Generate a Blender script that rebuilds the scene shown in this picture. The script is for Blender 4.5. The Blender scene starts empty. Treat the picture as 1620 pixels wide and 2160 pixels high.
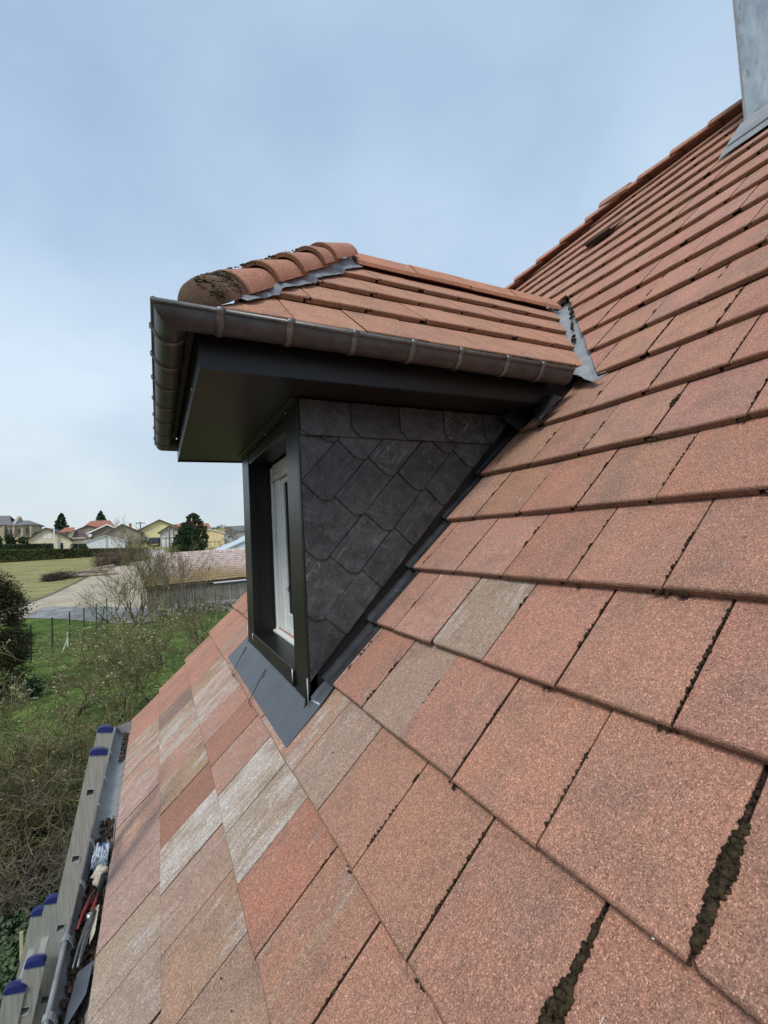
import bpy, bmesh, math, random
from mathutils import Vector, Matrix, noise
random.seed(7)
R = math.radians
SC = bpy.context.scene
COL = SC.collection

# ------------------------------------------------------------------ camera
F_PX, YAW, PITCH, ROLL = 977.596, 0.456695, 0.0511895, -0.051796
CAM = Vector((-0.66836, -0.44799, 0.64062))

def cam_axes():
    cy, sy, cp, sp = math.cos(YAW), math.sin(YAW), math.cos(PITCH), math.sin(PITCH)
    f = Vector((sy*cp, cy*cp, sp)); r = Vector((cy, -sy, 0)); u = r.cross(f)
    cr, sr = math.cos(ROLL), math.sin(ROLL)
    return cr*r + sr*u, -sr*r + cr*u, f
CR, CU, CF = cam_axes()
cd = bpy.data.cameras.new("camera"); cam = bpy.data.objects.new("camera", cd); COL.objects.link(cam)
M = Matrix((CR, CU, -CF)).transposed().to_4x4(); M.translation = CAM
cam.matrix_world = M
cd.sensor_fit = 'VERTICAL'; cd.sensor_height = 36.0; cd.lens = F_PX/2160*36.0
cd.clip_start = 0.02; cd.clip_end = 3000
SC.camera = cam
SC.render.resolution_x, SC.render.resolution_y = 768, 1024

# ------------------------------------------------------------------ light
SUN_EL, SUN_AZ = R(46), R(226)          # azimuth clockwise from +Y
SC.view_settings.view_transform = 'Standard'; SC.view_settings.look = 'None'
SC.view_settings.gamma = 1; SC.view_settings.exposure = 0.5
w = bpy.data.worlds.new("World"); SC.world = w; w.use_nodes = True
nt = w.node_tree; nt.nodes.clear()
def N(nt, t, **kw):
    n = nt.nodes.new(t)
    for k, v in kw.items():
        if k.startswith('i_'):
            n.inputs[k[2:].replace('_', ' ')].default_value = v
        else: setattr(n, k, v)
    return n
sky = N(nt, 'ShaderNodeTexSky', sky_type='NISHITA', sun_disc=False, sun_elevation=SUN_EL, sun_rotation=SUN_AZ, air_density=1.0, dust_density=2.0, ozone_density=1.5)
bgs = N(nt, 'ShaderNodeBackground', i_Strength=0.10)
nt.links.new(sky.outputs[0], bgs.inputs[0])
tc = N(nt, 'ShaderNodeTexCoord')
sep = N(nt, 'ShaderNodeSeparateXYZ'); nt.links.new(tc.outputs['Generated'], sep.inputs[0])
mp = N(nt, 'ShaderNodeMapping'); mp.inputs['Scale'].default_value = (1.0, 1.0, 1.5); mp.inputs['Location'].default_value = (3.1, 0.4, 1.7)
nt.links.new(tc.outputs['Generated'], mp.inputs[0])
nz = N(nt, 'ShaderNodeTexNoise', i_Scale=1.9, i_Detail=5.0, i_Roughness=0.5, i_Distortion=0.25); nt.links.new(mp.outputs[0], nz.inputs[0])
nz2 = N(nt, 'ShaderNodeTexNoise', i_Scale=2.6, i_Detail=3.0, i_Roughness=0.45); nt.links.new(mp.outputs[0], nz2.inputs[0])
# cloud colour: blue-grey veil high up, paler near the horizon
rz = N(nt, 'ShaderNodeValToRGB'); nt.links.new(sep.outputs['Z'], rz.inputs[0])
rz.color_ramp.elements[0].position = 0.0; rz.color_ramp.elements[0].color = (0.44, 0.515, 0.565, 1)
rz.color_ramp.elements[1].position = 1.0; rz.color_ramp.elements[1].color = (0.305, 0.420, 0.575, 1)
for p_, c_ in ((0.10, (0.47, 0.555, 0.625)), (0.28, (0.465, 0.575, 0.70)), (0.48, (0.385, 0.503, 0.655)), (0.7, (0.320, 0.437, 0.595))):
    e = rz.color_ramp.elements.new(p_); e.color = (*c_, 1)
rn = N(nt, 'ShaderNodeValToRGB'); nt.links.new(nz.outputs['Fac'], rn.inputs[0])
rn.color_ramp.elements[0].position = 0.34; rn.color_ramp.elements[0].color = (0.84, 0.875, 0.92, 1)
rn.color_ramp.elements[1].position = 0.66; rn.color_ramp.elements[1].color = (1.20, 1.15, 1.09, 1)
mul = N(nt, 'ShaderNodeMix', data_type='RGBA', blend_type='MULTIPLY'); mul.inputs[0].default_value = 1.0
nt.links.new(rz.outputs[0], mul.inputs[6]); nt.links.new(rn.outputs[0], mul.inputs[7])
bgc = N(nt, 'ShaderNodeBackground', i_Strength=0.92); nt.links.new(mul.outputs[2], bgc.inputs[0])
ms = N(nt, 'ShaderNodeMixShader')
mr = N(nt, 'ShaderNodeMapRange'); mr.inputs['From Min'].default_value = 0.3; mr.inputs['From Max'].default_value = 0.7
mr.inputs['To Min'].default_value = 0.90; mr.inputs['To Max'].default_value = 1.0
nt.links.new(nz2.outputs['Fac'], mr.inputs['Value']); nt.links.new(mr.outputs[0], ms.inputs[0])
nt.links.new(bgs.outputs[0], ms.inputs[1]); nt.links.new(bgc.outputs[0], ms.inputs[2])
wo = N(nt, 'ShaderNodeOutputWorld'); nt.links.new(ms.outputs[0], wo.inputs[0])
sd = bpy.data.lights.new("sun", 'SUN'); sd.energy = 1.45; sd.angle = R(16); sd.color = (1.0, 0.96, 0.90)
so = bpy.data.objects.new("sun", sd); COL.objects.link(so)
sdir = Vector((math.sin(SUN_AZ)*math.cos(SUN_EL), math.cos(SUN_AZ)*math.cos(SUN_EL), math.sin(SUN_EL)))
so.rotation_euler = sdir.to_track_quat('Z', 'Y').to_euler(); so.location = sdir*40

# ------------------------------------------------------------------ pixel helpers (photo pixels 1620 x 2160 -> world)
def ray(x, y): return (CF*F_PX + CR*(x-810) - CU*(y-1080)).normalized()
def atY(x, y, Y):
    v = ray(x, y); return CAM + v*((Y-CAM.y)/v.y)
TP = [(-60, -4.3), (34, -4.3), (42, -3.5), (72, -0.3), (88, 0.8), (100, 1.5), (140, 5.0), (220, 8.0), (700, 10.0)]
def tz(Y):
    for (a, za), (b, zb) in zip(TP, TP[1:]):
        if Y <= b: return za + (zb-za)*(max(Y, a)-a)/(b-a)
    return TP[-1][1]
def hit(x, y, up=0.0):
    v = ray(x, y); t = 1.0
    while t < 600:
        p = CAM + v*t
        if p.z < tz(p.y)+up: break
        t += 0.05
    return CAM + v*t

# ------------------------------------------------------------------ materials
MAT = {}
def mat(name, c1, c2=None, rough=0.7, metal=0.0, scale=8.0, detail=5.0, bump=0.0, bscale=None, stretch=(1, 1, 1), spec=0.5, lo=0.35, hi=0.65, extra=None):
    m = bpy.data.materials.new(name); m.use_nodes = True; t = m.node_tree
    b = t.nodes['Principled BSDF']; b.inputs['Roughness'].default_value = rough; b.inputs['Metallic'].default_value = metal
    b.inputs['Specular IOR Level'].default_value = spec
    tc = N(t, 'ShaderNodeTexCoord'); mp = N(t, 'ShaderNodeMapping'); mp.inputs['Scale'].default_value = stretch
    t.links.new(tc.outputs['Object'], mp.inputs[0])
    n = N(t, 'ShaderNodeTexNoise', i_Scale=scale, i_Detail=detail, i_Roughness=0.6); t.links.new(mp.outputs[0], n.inputs[0])
    r = N(t, 'ShaderNodeValToRGB'); t.links.new(n.outputs['Fac'], r.inputs[0])
    c2 = c2 or tuple(min(1, x*1.25) for x in c1)
    r.color_ramp.elements[0].position = lo; r.color_ramp.elements[0].color = (*c1, 1)
    r.color_ramp.elements[1].position = hi; r.color_ramp.elements[1].color = (*c2, 1)
    out = r.outputs[0]
    if extra:                               # (colour, scale, lo, hi): second layer of spots or stains
        n2 = N(t, 'ShaderNodeTexNoise', i_Scale=extra[1], i_Detail=4.0); t.links.new(mp.outputs[0], n2.inputs[0])
        r2 = N(t, 'ShaderNodeMapRange'); r2.inputs['From Min'].default_value = extra[2]; r2.inputs['From Max'].default_value = extra[3]
        t.links.new(n2.outputs['Fac'], r2.inputs['Value'])
        mx = N(t, 'ShaderNodeMix', data_type='RGBA'); t.links.new(r2.outputs[0], mx.inputs[0]); t.links.new(out, mx.inputs[6])
        mx.inputs[7].default_value = (*extra[0], 1); out = mx.outputs[2]
    t.links.new(out, b.inputs['Base Color'])
    if bump:
        nb = N(t, 'ShaderNodeTexNoise', i_Scale=bscale or scale*4, i_Detail=4.0); t.links.new(mp.outputs[0], nb.inputs[0])
        bp = N(t, 'ShaderNodeBump', i_Strength=1.0, i_Distance=bump); t.links.new(nb.outputs['Fac'], bp.inputs['Height']); t.links.new(bp.outputs[0], b.inputs['Normal'])
    MAT[name] = m; return m

def tile_mat(name):
    m = bpy.data.materials.new(name); m.use_nodes = True; t = m.node_tree; L = t.links.new
    b = t.nodes['Principled BSDF']; b.inputs['Roughness'].default_value = 0.9; b.inputs['Specular IOR Level'].default_value = 0.25
    ac = N(t, 'ShaderNodeAttribute', attribute_name='tcol'); au = N(t, 'ShaderNodeAttribute', attribute_name='tuv')
    tc = N(t, 'ShaderNodeTexCoord')
    su = N(t, 'ShaderNodeSeparateXYZ'); L(au.outputs['Vector'], su.inputs[0])
    # streaks run down the slope
    mp = N(t, 'ShaderNodeMapping'); mp.inputs['Scale'].default_value = (42, 5.5, 1); L(au.outputs['Vector'], mp.inputs[0])
    st = N(t, 'ShaderNodeTexNoise', i_Scale=1.0, i_Detail=5.0, i_Roughness=0.65); L(mp.outputs[0], st.inputs[0])
    mp2 = N(t, 'ShaderNodeMapping'); mp2.inputs['Scale'].default_value = (8, 3.6, 1); L(au.outputs['Vector'], mp2.inputs[0])
    pa = N(t, 'ShaderNodeTexNoise', i_Scale=1.0, i_Detail=3.0); L(mp2.outputs[0], pa.inputs[0])
    gr = N(t, 'ShaderNodeTexNoise', i_Scale=430.0, i_Detail=3.0, i_Roughness=0.75); L(tc.outputs['Object'], gr.inputs[0])
    gr2 = N(t, 'ShaderNodeTexNoise', i_Scale=95.0, i_Detail=3.0, i_Roughness=0.6); L(tc.outputs['Object'], gr2.inputs[0])
    # patches shift the tile colour to greyish purple
    r0 = N(t, 'ShaderNodeMapRange'); r0.inputs['From Min'].default_value = 0.45; r0.inputs['From Max'].default_value = 0.75; r0.inputs['To Max'].default_value = 0.45
    L(pa.outputs['Fac'], r0.inputs['Value'])
    m0 = N(t, 'ShaderNodeMix', data_type='RGBA'); L(r0.outputs[0], m0.inputs[0]); L(ac.outputs['Color'], m0.inputs[6]); m0.inputs[7].default_value = (0.235, 0.165, 0.135, 1)
    mp3 = N(t, 'ShaderNodeMapping'); mp3.inputs['Scale'].default_value = (13, 1.6, 1); mp3.inputs['Location'].default_value = (7, 3, 1); L(au.outputs['Vector'], mp3.inputs[0])
    s3 = N(t, 'ShaderNodeTexNoise', i_Scale=1.0, i_Detail=4.0, i_Roughness=0.6); L(mp3.outputs[0], s3.inputs[0])
    wa = N(t, 'ShaderNodeMath', operation='MULTIPLY_ADD'); L(ac.outputs['Alpha'], wa.inputs[0]); wa.inputs[1].default_value = -0.42; wa.inputs[2].default_value = 0.70
    ws = N(t, 'ShaderNodeMath', operation='SUBTRACT'); L(s3.outputs['Fac'], ws.inputs[0]); L(wa.outputs[0], ws.inputs[1])
    wr = N(t, 'ShaderNodeMapRange'); wr.inputs['From Max'].default_value = 0.2; wr.inputs['To Max'].default_value = 0.75; L(ws.outputs[0], wr.inputs['Value'])
    m0b = N(t, 'ShaderNodeMix', data_type='RGBA'); L(wr.outputs[0], m0b.inputs[0]); L(m0.outputs[2], m0b.inputs[6]); m0b.inputs[7].default_value = (0.33, 0.265, 0.185, 1); m0 = m0b
    # pale efflorescence, amount per tile in alpha
    ad = N(t, 'ShaderNodeMath', operation='MULTIPLY_ADD'); L(st.outputs['Fac'], ad.inputs[0]); ad.inputs[1].default_value = 0.48
    a2 = N(t, 'ShaderNodeMath', operation='MULTIPLY'); L(pa.outputs['Fac'], a2.inputs[0]); a2.inputs[1].default_value = 0.52; L(a2.outputs[0], ad.inputs[2])
    wn = N(t, 'ShaderNodeTexNoise', i_Scale=3.2, i_Detail=2.0); L(tc.outputs['Object'], wn.inputs[0])
    wm = N(t, 'ShaderNodeMath', operation='MULTIPLY_ADD'); L(wn.outputs['Fac'], wm.inputs[0]); wm.inputs[1].default_value = 1.1; wm.inputs[2].default_value = 0.45
    wx = N(t, 'ShaderNodeMath', operation='MULTIPLY'); L(ac.outputs['Alpha'], wx.inputs[0]); L(wm.outputs[0], wx.inputs[1])
    th = N(t, 'ShaderNodeMath', operation='MULTIPLY_ADD'); L(wx.outputs[0], th.inputs[0]); th.inputs[1].default_value = -0.30; th.inputs[2].default_value = 0.66
    df = N(t, 'ShaderNodeMath', operation='SUBTRACT'); L(ad.outputs[0], df.inputs[0]); L(th.outputs[0], df.inputs[1])
    r1 = N(t, 'ShaderNodeMapRange'); r1.inputs['From Min'].default_value = 0.0; r1.inputs['From Max'].default_value = 0.20; r1.inputs['To Max'].default_value = 0.92
    L(df.outputs[0], r1.inputs['Value'])
    m1 = N(t, 'ShaderNodeMix', data_type='RGBA'); L(r1.outputs[0], m1.inputs[0]); L(m0.outputs[2], m1.inputs[6]); m1.inputs[7].default_value = (0.56, 0.50, 0.46, 1)
    mp4 = N(t, 'ShaderNodeMapping'); mp4.inputs['Scale'].default_value = (150, 17, 1); L(au.outputs['Vector'], mp4.inputs[0])
    s4 = N(t, 'ShaderNodeTexNoise', i_Scale=1.0, i_Detail=2.0); L(mp4.outputs[0], s4.inputs[0])
    w4 = N(t, 'ShaderNodeMath', operation='MULTIPLY_ADD'); L(ac.outputs['Alpha'], w4.inputs[0]); w4.inputs[1].default_value = 0.16; L(s4.outputs['Fac'], w4.inputs[2])
    r4 = N(t, 'ShaderNodeMapRange'); r4.inputs['From Min'].default_value = 0.74; r4.inputs['From Max'].default_value = 0.82; r4.inputs['To Max'].default_value = 0.85; L(w4.outputs[0], r4.inputs['Value'])
    m1s = N(t, 'ShaderNodeMix', data_type='RGBA'); L(r4.outputs[0], m1s.inputs[0]); L(m1.outputs[2], m1s.inputs[6]); m1s.inputs[7].default_value = (0.70, 0.66, 0.62, 1); m1 = m1s
    # darker weather stains in the same streak directions
    ds = N(t, 'ShaderNodeTexNoise', i_Scale=7.0, i_Detail=6.0, i_Roughness=0.7); L(tc.outputs['Object'], ds.inputs[0])
    dr = N(t, 'ShaderNodeMapRange'); dr.inputs['From Min'].default_value = 0.50; dr.inputs['From Max'].default_value = 0.72; dr.inputs['To Max'].default_value = 0.45; L(ds.outputs['Fac'], dr.inputs['Value'])
    m1b = N(t, 'ShaderNodeMix', data_type='RGBA'); L(dr.outputs[0], m1b.inputs[0]); L(m1.outputs[2], m1b.inputs[6]); m1b.inputs[7].default_value = (0.185, 0.125, 0.098, 1); m1 = m1b
    # granulate
    rg = N(t, 'ShaderNodeValToRGB'); L(gr.outputs['Fac'], rg.inputs[0])
    rg.color_ramp.elements[0].position = 0.34; rg.color_ramp.elements[0].color = (0.34, 0.32, 0.30, 1)
    rg.color_ramp.elements[1].position = 0.70; rg.color_ramp.elements[1].color = (2.0, 1.96, 1.88, 1)
    e = rg.color_ramp.elements.new(0.5); e.color = (1, 1, 1, 1)
    m2 = N(t, 'ShaderNodeMix', data_type='RGBA', blend_type='MULTIPLY'); m2.inputs[0].default_value = 0.30; L(m1.outputs[2], m2.inputs[6]); L(rg.outputs[0], m2.inputs[7])
    rg2 = N(t, 'ShaderNodeMapRange'); rg2.inputs['From Min'].default_value = 0.3; rg2.inputs['From Max'].default_value = 0.7; rg2.inputs['To Min'].default_value = 0.86; rg2.inputs['To Max'].default_value = 1.14
    L(gr2.outputs['Fac'], rg2.inputs['Value'])
    m3 = N(t, 'ShaderNodeMix', data_type='RGBA', blend_type='MULTIPLY'); m3.inputs[0].default_value = 1.0; L(m2.outputs[2], m3.inputs[6]); L(rg2.outputs[0], m3.inputs[7])
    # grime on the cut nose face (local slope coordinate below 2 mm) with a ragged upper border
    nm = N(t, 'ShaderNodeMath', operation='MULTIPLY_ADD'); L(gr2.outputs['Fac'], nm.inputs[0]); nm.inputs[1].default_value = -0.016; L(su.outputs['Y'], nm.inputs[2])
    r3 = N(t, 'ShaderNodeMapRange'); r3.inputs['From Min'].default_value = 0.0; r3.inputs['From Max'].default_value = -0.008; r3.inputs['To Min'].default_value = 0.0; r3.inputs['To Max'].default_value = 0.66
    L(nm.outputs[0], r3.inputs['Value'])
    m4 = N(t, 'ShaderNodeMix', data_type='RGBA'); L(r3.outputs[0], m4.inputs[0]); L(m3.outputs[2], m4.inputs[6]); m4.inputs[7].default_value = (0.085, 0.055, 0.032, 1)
    # grime packed into the side laps
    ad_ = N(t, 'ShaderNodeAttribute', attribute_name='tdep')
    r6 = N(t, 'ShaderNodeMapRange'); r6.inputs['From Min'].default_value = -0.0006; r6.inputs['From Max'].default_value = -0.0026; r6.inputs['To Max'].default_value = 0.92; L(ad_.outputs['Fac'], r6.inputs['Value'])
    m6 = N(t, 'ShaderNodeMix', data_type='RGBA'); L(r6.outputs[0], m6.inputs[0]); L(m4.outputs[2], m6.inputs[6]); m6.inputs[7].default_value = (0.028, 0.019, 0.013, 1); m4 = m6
    # small dark specks of dirt
    dk = N(t, 'ShaderNodeTexNoise', i_Scale=48.0, i_Detail=2.0); L(tc.outputs['Object'], dk.inputs[0])
    r5 = N(t, 'ShaderNodeMapRange'); r5.inputs['From Min'].default_value = 0.735; r5.inputs['From Max'].default_value = 0.80; r5.inputs['To Max'].default_value = 0.85; L(dk.outputs['Fac'], r5.inputs['Value'])
    m5 = N(t, 'ShaderNodeMix', data_type='RGBA'); L(r5.outputs[0], m5.inputs[0]); L(m4.outputs[2], m5.inputs[6]); m5.inputs[7].default_value = (0.05, 0.035, 0.025, 1)
    vo = N(t, 'ShaderNodeTexVoronoi', i_Scale=440.0); L(tc.outputs['Object'], vo.inputs['Vector'])
    vs_ = N(t, 'ShaderNodeSeparateColor'); L(vo.outputs['Color'], vs_.inputs[0])
    vr = N(t, 'ShaderNodeValToRGB'); L(vs_.outputs[0], vr.inputs[0]); vr.color_ramp.interpolation = 'LINEAR'
    vr.color_ramp.elements[0].position = 0.0; vr.color_ramp.elements[0].color = (0.46, 0.43, 0.41, 1)
    vr.color_ramp.elements[1].position = 1.0; vr.color_ramp.elements[1].color = (2.7, 2.65, 2.5, 1)
    for p_, c_ in ((.16, (.82, .81, .80)), (.5, (1.19, 1.18, 1.18)), (.86, (1.46, 1.44, 1.42)), (.93, (2.0, 1.96, 1.9))):
        e = vr.color_ramp.elements.new(p_); e.color = (*c_, 1)
    m7 = N(t, 'ShaderNodeMix', data_type='RGBA', blend_type='MULTIPLY'); m7.inputs[0].default_value = 0.78; L(m5.outputs[2], m7.inputs[6]); L(vr.outputs[0], m7.inputs[7]); m5 = m7
    L(m5.outputs[2], b.inputs['Base Color'])
    bp = N(t, 'ShaderNodeBump', i_Strength=0.9, i_Distance=0.0022); L(gr.outputs['Fac'], bp.inputs['Height']); L(bp.outputs[0], b.inputs['Normal'])
    MAT[name] = m; return m
tile_mat('concrete_tile')

mat('black_metal', (0.007, 0.0072, 0.0072), (0.012, 0.0122, 0.012), rough=0.36, scale=3, spec=0.36, bump=0.0006, bscale=5)
mat('soffit_metal', (0.007, 0.0065, 0.005), (0.010, 0.009, 0.007), rough=0.45, scale=3, stretch=(1, 4, 1))
mat('black_zinc', (0.018, 0.019, 0.021), (0.040, 0.041, 0.044), rough=0.42, metal=0.3, scale=14, bump=0.0006, extra=((0.16, 0.16, 0.17), 26, 0.62, 0.78))
mat('apron_metal', (0.088, 0.098, 0.112), (0.112, 0.122, 0.136), rough=0.45, metal=0.15, scale=5, bump=0.0012, bscale=7, extra=((0.15, 0.16, 0.18), 60, 0.68, 0.8))
mat('gutter_zinc', (0.044, 0.046, 0.047), (0.080, 0.082, 0.083), rough=0.46, metal=0.2, scale=16, bump=0.0004, extra=((0.07, 0.062, 0.052), 7, 0.55, 0.78))
mat('bead_zinc', (0.13, 0.13, 0.125), (0.20, 0.20, 0.19), rough=0.42, metal=0.6, scale=20)
def slate_mat(name, c1, c2, scr, thr):
    m = bpy.data.materials.new(name); m.use_nodes = True; t = m.node_tree; L = t.links.new
    b = t.nodes['Principled BSDF']; b.inputs['Roughness'].default_value = 0.42
    tc = N(t, 'ShaderNodeTexCoord')
    n0 = N(t, 'ShaderNodeTexNoise', i_Scale=14.0, i_Detail=8.0, i_Roughness=0.65); L(tc.outputs['Object'], n0.inputs[0])
    r0 = N(t, 'ShaderNodeValToRGB'); L(n0.outputs['Fac'], r0.inputs[0]); r0.color_ramp.elements[0].position = .35; r0.color_ramp.elements[1].position = .66
    r0.color_ramp.elements[0].color = (*c1, 1); r0.color_ramp.elements[1].color = (*c2, 1); out = r0.outputs[0]
    for rot, sc, st in ((46.5, 9.0, (1, 1, 7)), (-20, 14.0, (1, 1, 6)), (80, 20.0, (1, 1, 5))):
        a = N(t, 'ShaderNodeMapping'); a.inputs['Rotation'].default_value = (0, R(rot), 0); L(tc.outputs['Object'], a.inputs[0])
        a2 = N(t, 'ShaderNodeMapping'); a2.inputs['Scale'].default_value = st; L(a.outputs[0], a2.inputs[0])
        n = N(t, 'ShaderNodeTexNoise', i_Scale=sc, i_Detail=6.0, i_Roughness=0.6); L(a2.outputs[0], n.inputs[0])
        r = N(t, 'ShaderNodeMapRange'); r.inputs['From Min'].default_value = thr; r.inputs['From Max'].default_value = thr+.13; r.inputs['To Max'].default_value = .55; L(n.outputs['Fac'], r.inputs['Value'])
        mx = N(t, 'ShaderNodeMix', data_type='RGBA'); L(r.outputs[0], mx.inputs[0]); L(out, mx.inputs[6]); mx.inputs[7].default_value = (*scr, 1); out = mx.outputs[2]
    L(out, b.inputs['Base Color'])
    nb = N(t, 'ShaderNodeTexNoise', i_Scale=22.0, i_Detail=7.0); L(tc.outputs['Object'], nb.inputs[0])
    bp = N(t, 'ShaderNodeBump', i_Strength=1.0, i_Distance=.002); L(nb.outputs['Fac'], bp.inputs['Height']); L(bp.outputs[0], b.inputs['Normal']); MAT[name] = m
slate_mat('slate', (0.018, 0.0205, 0.023), (0.052, 0.058, 0.063), (0.13, 0.14, 0.15), .585)
slate_mat('slate_pale', (0.026, 0.029, 0.032), (0.072, 0.079, 0.085), (0.17, 0.18, 0.19), .585)
slate_mat('slate_scratched', (0.022, 0.025, 0.028), (0.060, 0.066, 0.071), (0.21, 0.22, 0.23), .56)
mat('lead', (0.22, 0.23, 0.24), (0.36, 0.37, 0.38), rough=0.5, metal=0.35, scale=18, bump=0.002, bscale=30, extra=((0.10, 0.095, 0.085), 22, 0.60, 0.74))
mat('zinc', (0.27, 0.275, 0.275), (0.37, 0.375, 0.375), rough=0.55, metal=0.2, scale=9, bump=0.0008, extra=((0.20, 0.19, 0.17), 18, 0.58, 0.74))
mat('chimney_zinc', (0.30, 0.365, 0.42), (0.46, 0.53, 0.575), rough=0.6, metal=0.2, scale=7, detail=9, stretch=(2.2, 2.4, 0.8), bump=0.0015, extra=((0.19, 0.22, 0.22), 8, 0.60, 0.76))
mat('white_pvc', (0.76, 0.77, 0.73), (0.85, 0.86, 0.83), rough=0.35, scale=20)
mat('shutter_slat', (0.50, 0.48, 0.40), (0.58, 0.56, 0.47), rough=0.5, scale=20)
mat('dark_gasket', (0.02, 0.02, 0.02), rough=0.7)
mat('aluminium', (0.33, 0.33, 0.29), (0.45, 0.45, 0.40), rough=0.5, metal=0.25, scale=14, stretch=(8, 8, 0.6), extra=((0.24, 0.235, 0.22), 12, 0.6, 0.75))
mat('rung_aluminium', (0.50, 0.50, 0.47), (0.62, 0.62, 0.58), rough=0.4, metal=0.3, scale=14)
mat('blue_plastic', (0.018, 0.03, 0.16), (0.03, 0.045, 0.22), rough=0.5)
mat('solder', (0.6, 0.6, 0.6), (0.8, 0.8, 0.8), rough=0.4, metal=0.6, scale=120, bump=0.002)
mat('wire', (0.012, 0.012, 0.012), rough=0.4, metal=0.5)
mat('screw', (0.5, 0.5, 0.5), (0.7, 0.7, 0.7), rough=0.3, metal=0.8)
mat('moss', (0.020, 0.015, 0.009), (0.082, 0.060, 0.035), rough=1.0, scale=90, bump=0.006, bscale=220, spec=0.1)
mat('green_moss', (0.055, 0.050, 0.034), (0.17, 0.165, 0.11), rough=1.0, scale=70, bump=0.006, bscale=160, spec=0.1)
mat('dirt', (0.035, 0.022, 0.015), (0.12, 0.085, 0.062), rough=1.0, scale=40, bump=0.006, bscale=80, spec=0.1)
mat('red_plastic', (0.22, 0.015, 0.018), (0.30, 0.025, 0.028), rough=0.4)
mat('plastic_film', (0.45, 0.50, 0.54), (0.70, 0.74, 0.78), rough=0.3, scale=18, extra=((0.03, 0.14, 0.42), 9, 0.5, 0.6))
mat('mortar', (0.48, 0.42, 0.33), (0.68, 0.62, 0.52), rough=0.95, scale=30, bump=0.004)
mat('steel', (0.10, 0.10, 0.095), (0.20, 0.20, 0.19), rough=0.4, metal=0.7, scale=30)
mat('slate_blue', (0.075, 0.085, 0.10), (0.11, 0.12, 0.14), rough=0.5, scale=10)
mat('bark', (0.060, 0.054, 0.030), (0.19, 0.168, 0.098), rough=0.95, scale=5, spec=0.1)
mat('bark_brown', (0.055, 0.040, 0.030), (0.115, 0.090, 0.068), rough=0.95, scale=5, spec=0.1)
mat('twig', (0.100, 0.092, 0.040), (0.26, 0.232, 0.115), rough=0.95, scale=3, spec=0.1)
mat('twig_brown', (0.105, 0.084, 0.060), (0.215, 0.178, 0.13), rough=0.95, scale=3, spec=0.1)
mat('bud', (0.30, 0.28, 0.15), (0.52, 0.49, 0.30), rough=0.8, scale=3)
mat('conifer_leaf', (0.016, 0.034, 0.017), (0.050, 0.080, 0.036), rough=0.9, scale=0.9, spec=0.15)
mat('cypress_leaf', (0.034, 0.042, 0.018), (0.090, 0.092, 0.036), rough=0.9, scale=0.8, spec=0.15)
mat('yew_leaf', (0.030, 0.028, 0.013), (0.085, 0.072, 0.034), rough=0.9, scale=0.9, spec=0.15)
mat('hedge_leaf', (0.042, 0.056, 0.020), (0.120, 0.125, 0.048), rough=0.9, scale=0.7, spec=0.15)
mat('dark_hedge_leaf', (0.022, 0.038, 0.020), (0.055, 0.080, 0.038), rough=0.9, scale=0.7, spec=0.15)
mat('ivy_leaf', (0.020, 0.045, 0.015), (0.06, 0.11, 0.03), rough=0.6, scale=2)
mat('dead_leaf', (0.075, 0.055, 0.040), (0.19, 0.145, 0.105), rough=0.9, scale=6)
mat('gravel', (0.40, 0.33, 0.23), (0.55, 0.46, 0.34), rough=1, scale=0.8, detail=8, bump=0.02, bscale=9)
mat('asphalt', (0.19, 0.185, 0.175), (0.33, 0.325, 0.31), rough=0.9, scale=1.2, detail=7, extra=((0.42, 0.42, 0.41), 0.5, 0.62, 0.72))
mat('verge_earth', (0.12, 0.10, 0.065), (0.20, 0.17, 0.11), rough=1, scale=3)
mat('render_cream', (0.66, 0.58, 0.42), (0.78, 0.71, 0.55), rough=0.95, scale=0.6, detail=8)
mat('render_yellow', (0.78, 0.69, 0.34), (0.84, 0.76, 0.42), rough=0.95, scale=0.5)
mat('render_ochre', (0.80, 0.62, 0.33), (0.86, 0.70, 0.41), rough=0.95, scale=0.5)
mat('render_grey', (0.36, 0.35, 0.32), (0.50, 0.49, 0.46), rough=0.95, scale=1.2)
mat('render_pale', (0.66, 0.68, 0.69), (0.76, 0.78, 0.79), rough=0.9, scale=0.6)
mat('render_house', (0.45, 0.42, 0.36), (0.55, 0.52, 0.46), rough=0.95, scale=2)
mat('rubble_stone', (0.22, 0.185, 0.14), (0.37, 0.32, 0.245), rough=1, scale=2.2, detail=8, bump=0.05, bscale=3)
mat('church_stone', (0.34, 0.29, 0.21), (0.52, 0.45, 0.34), rough=1, scale=1.1, detail=8, bump=0.05, bscale=2)
mat('roof_brown', (0.10, 0.062, 0.048), (0.17, 0.11, 0.085), rough=0.95, scale=2)
mat('roof_red', (0.34, 0.115, 0.065), (0.47, 0.19, 0.12), rough=0.95, scale=2)
mat('roof_grey', (0.15, 0.15, 0.145), (0.22, 0.215, 0.20), rough=0.9, scale=2)
mat('verge_white', (0.78, 0.78, 0.77), rough=0.7)
mat('white_paint', (0.74, 0.75, 0.76), (0.80, 0.81, 0.82), rough=0.6)
mat('corrugated_blue', (0.52, 0.62, 0.66), (0.62, 0.71, 0.75), rough=0.6, scale=0.6)
mat('dark_glass', (0.02, 0.025, 0.03), rough=0.08, spec=0.6)
mat('pane_glass', (0.17, 0.165, 0.155), (0.23, 0.225, 0.21), rough=0.1, spec=0.6, scale=2)
mat('old_plank', (0.15, 0.135, 0.118), (0.36, 0.335, 0.30), rough=1, scale=1.6, stretch=(5, 5, 0.3))
mat('pale_stone', (0.22, 0.205, 0.17), (0.42, 0.39, 0.34), rough=1, scale=3.5, detail=8, bump=0.06, bscale=4)
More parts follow.
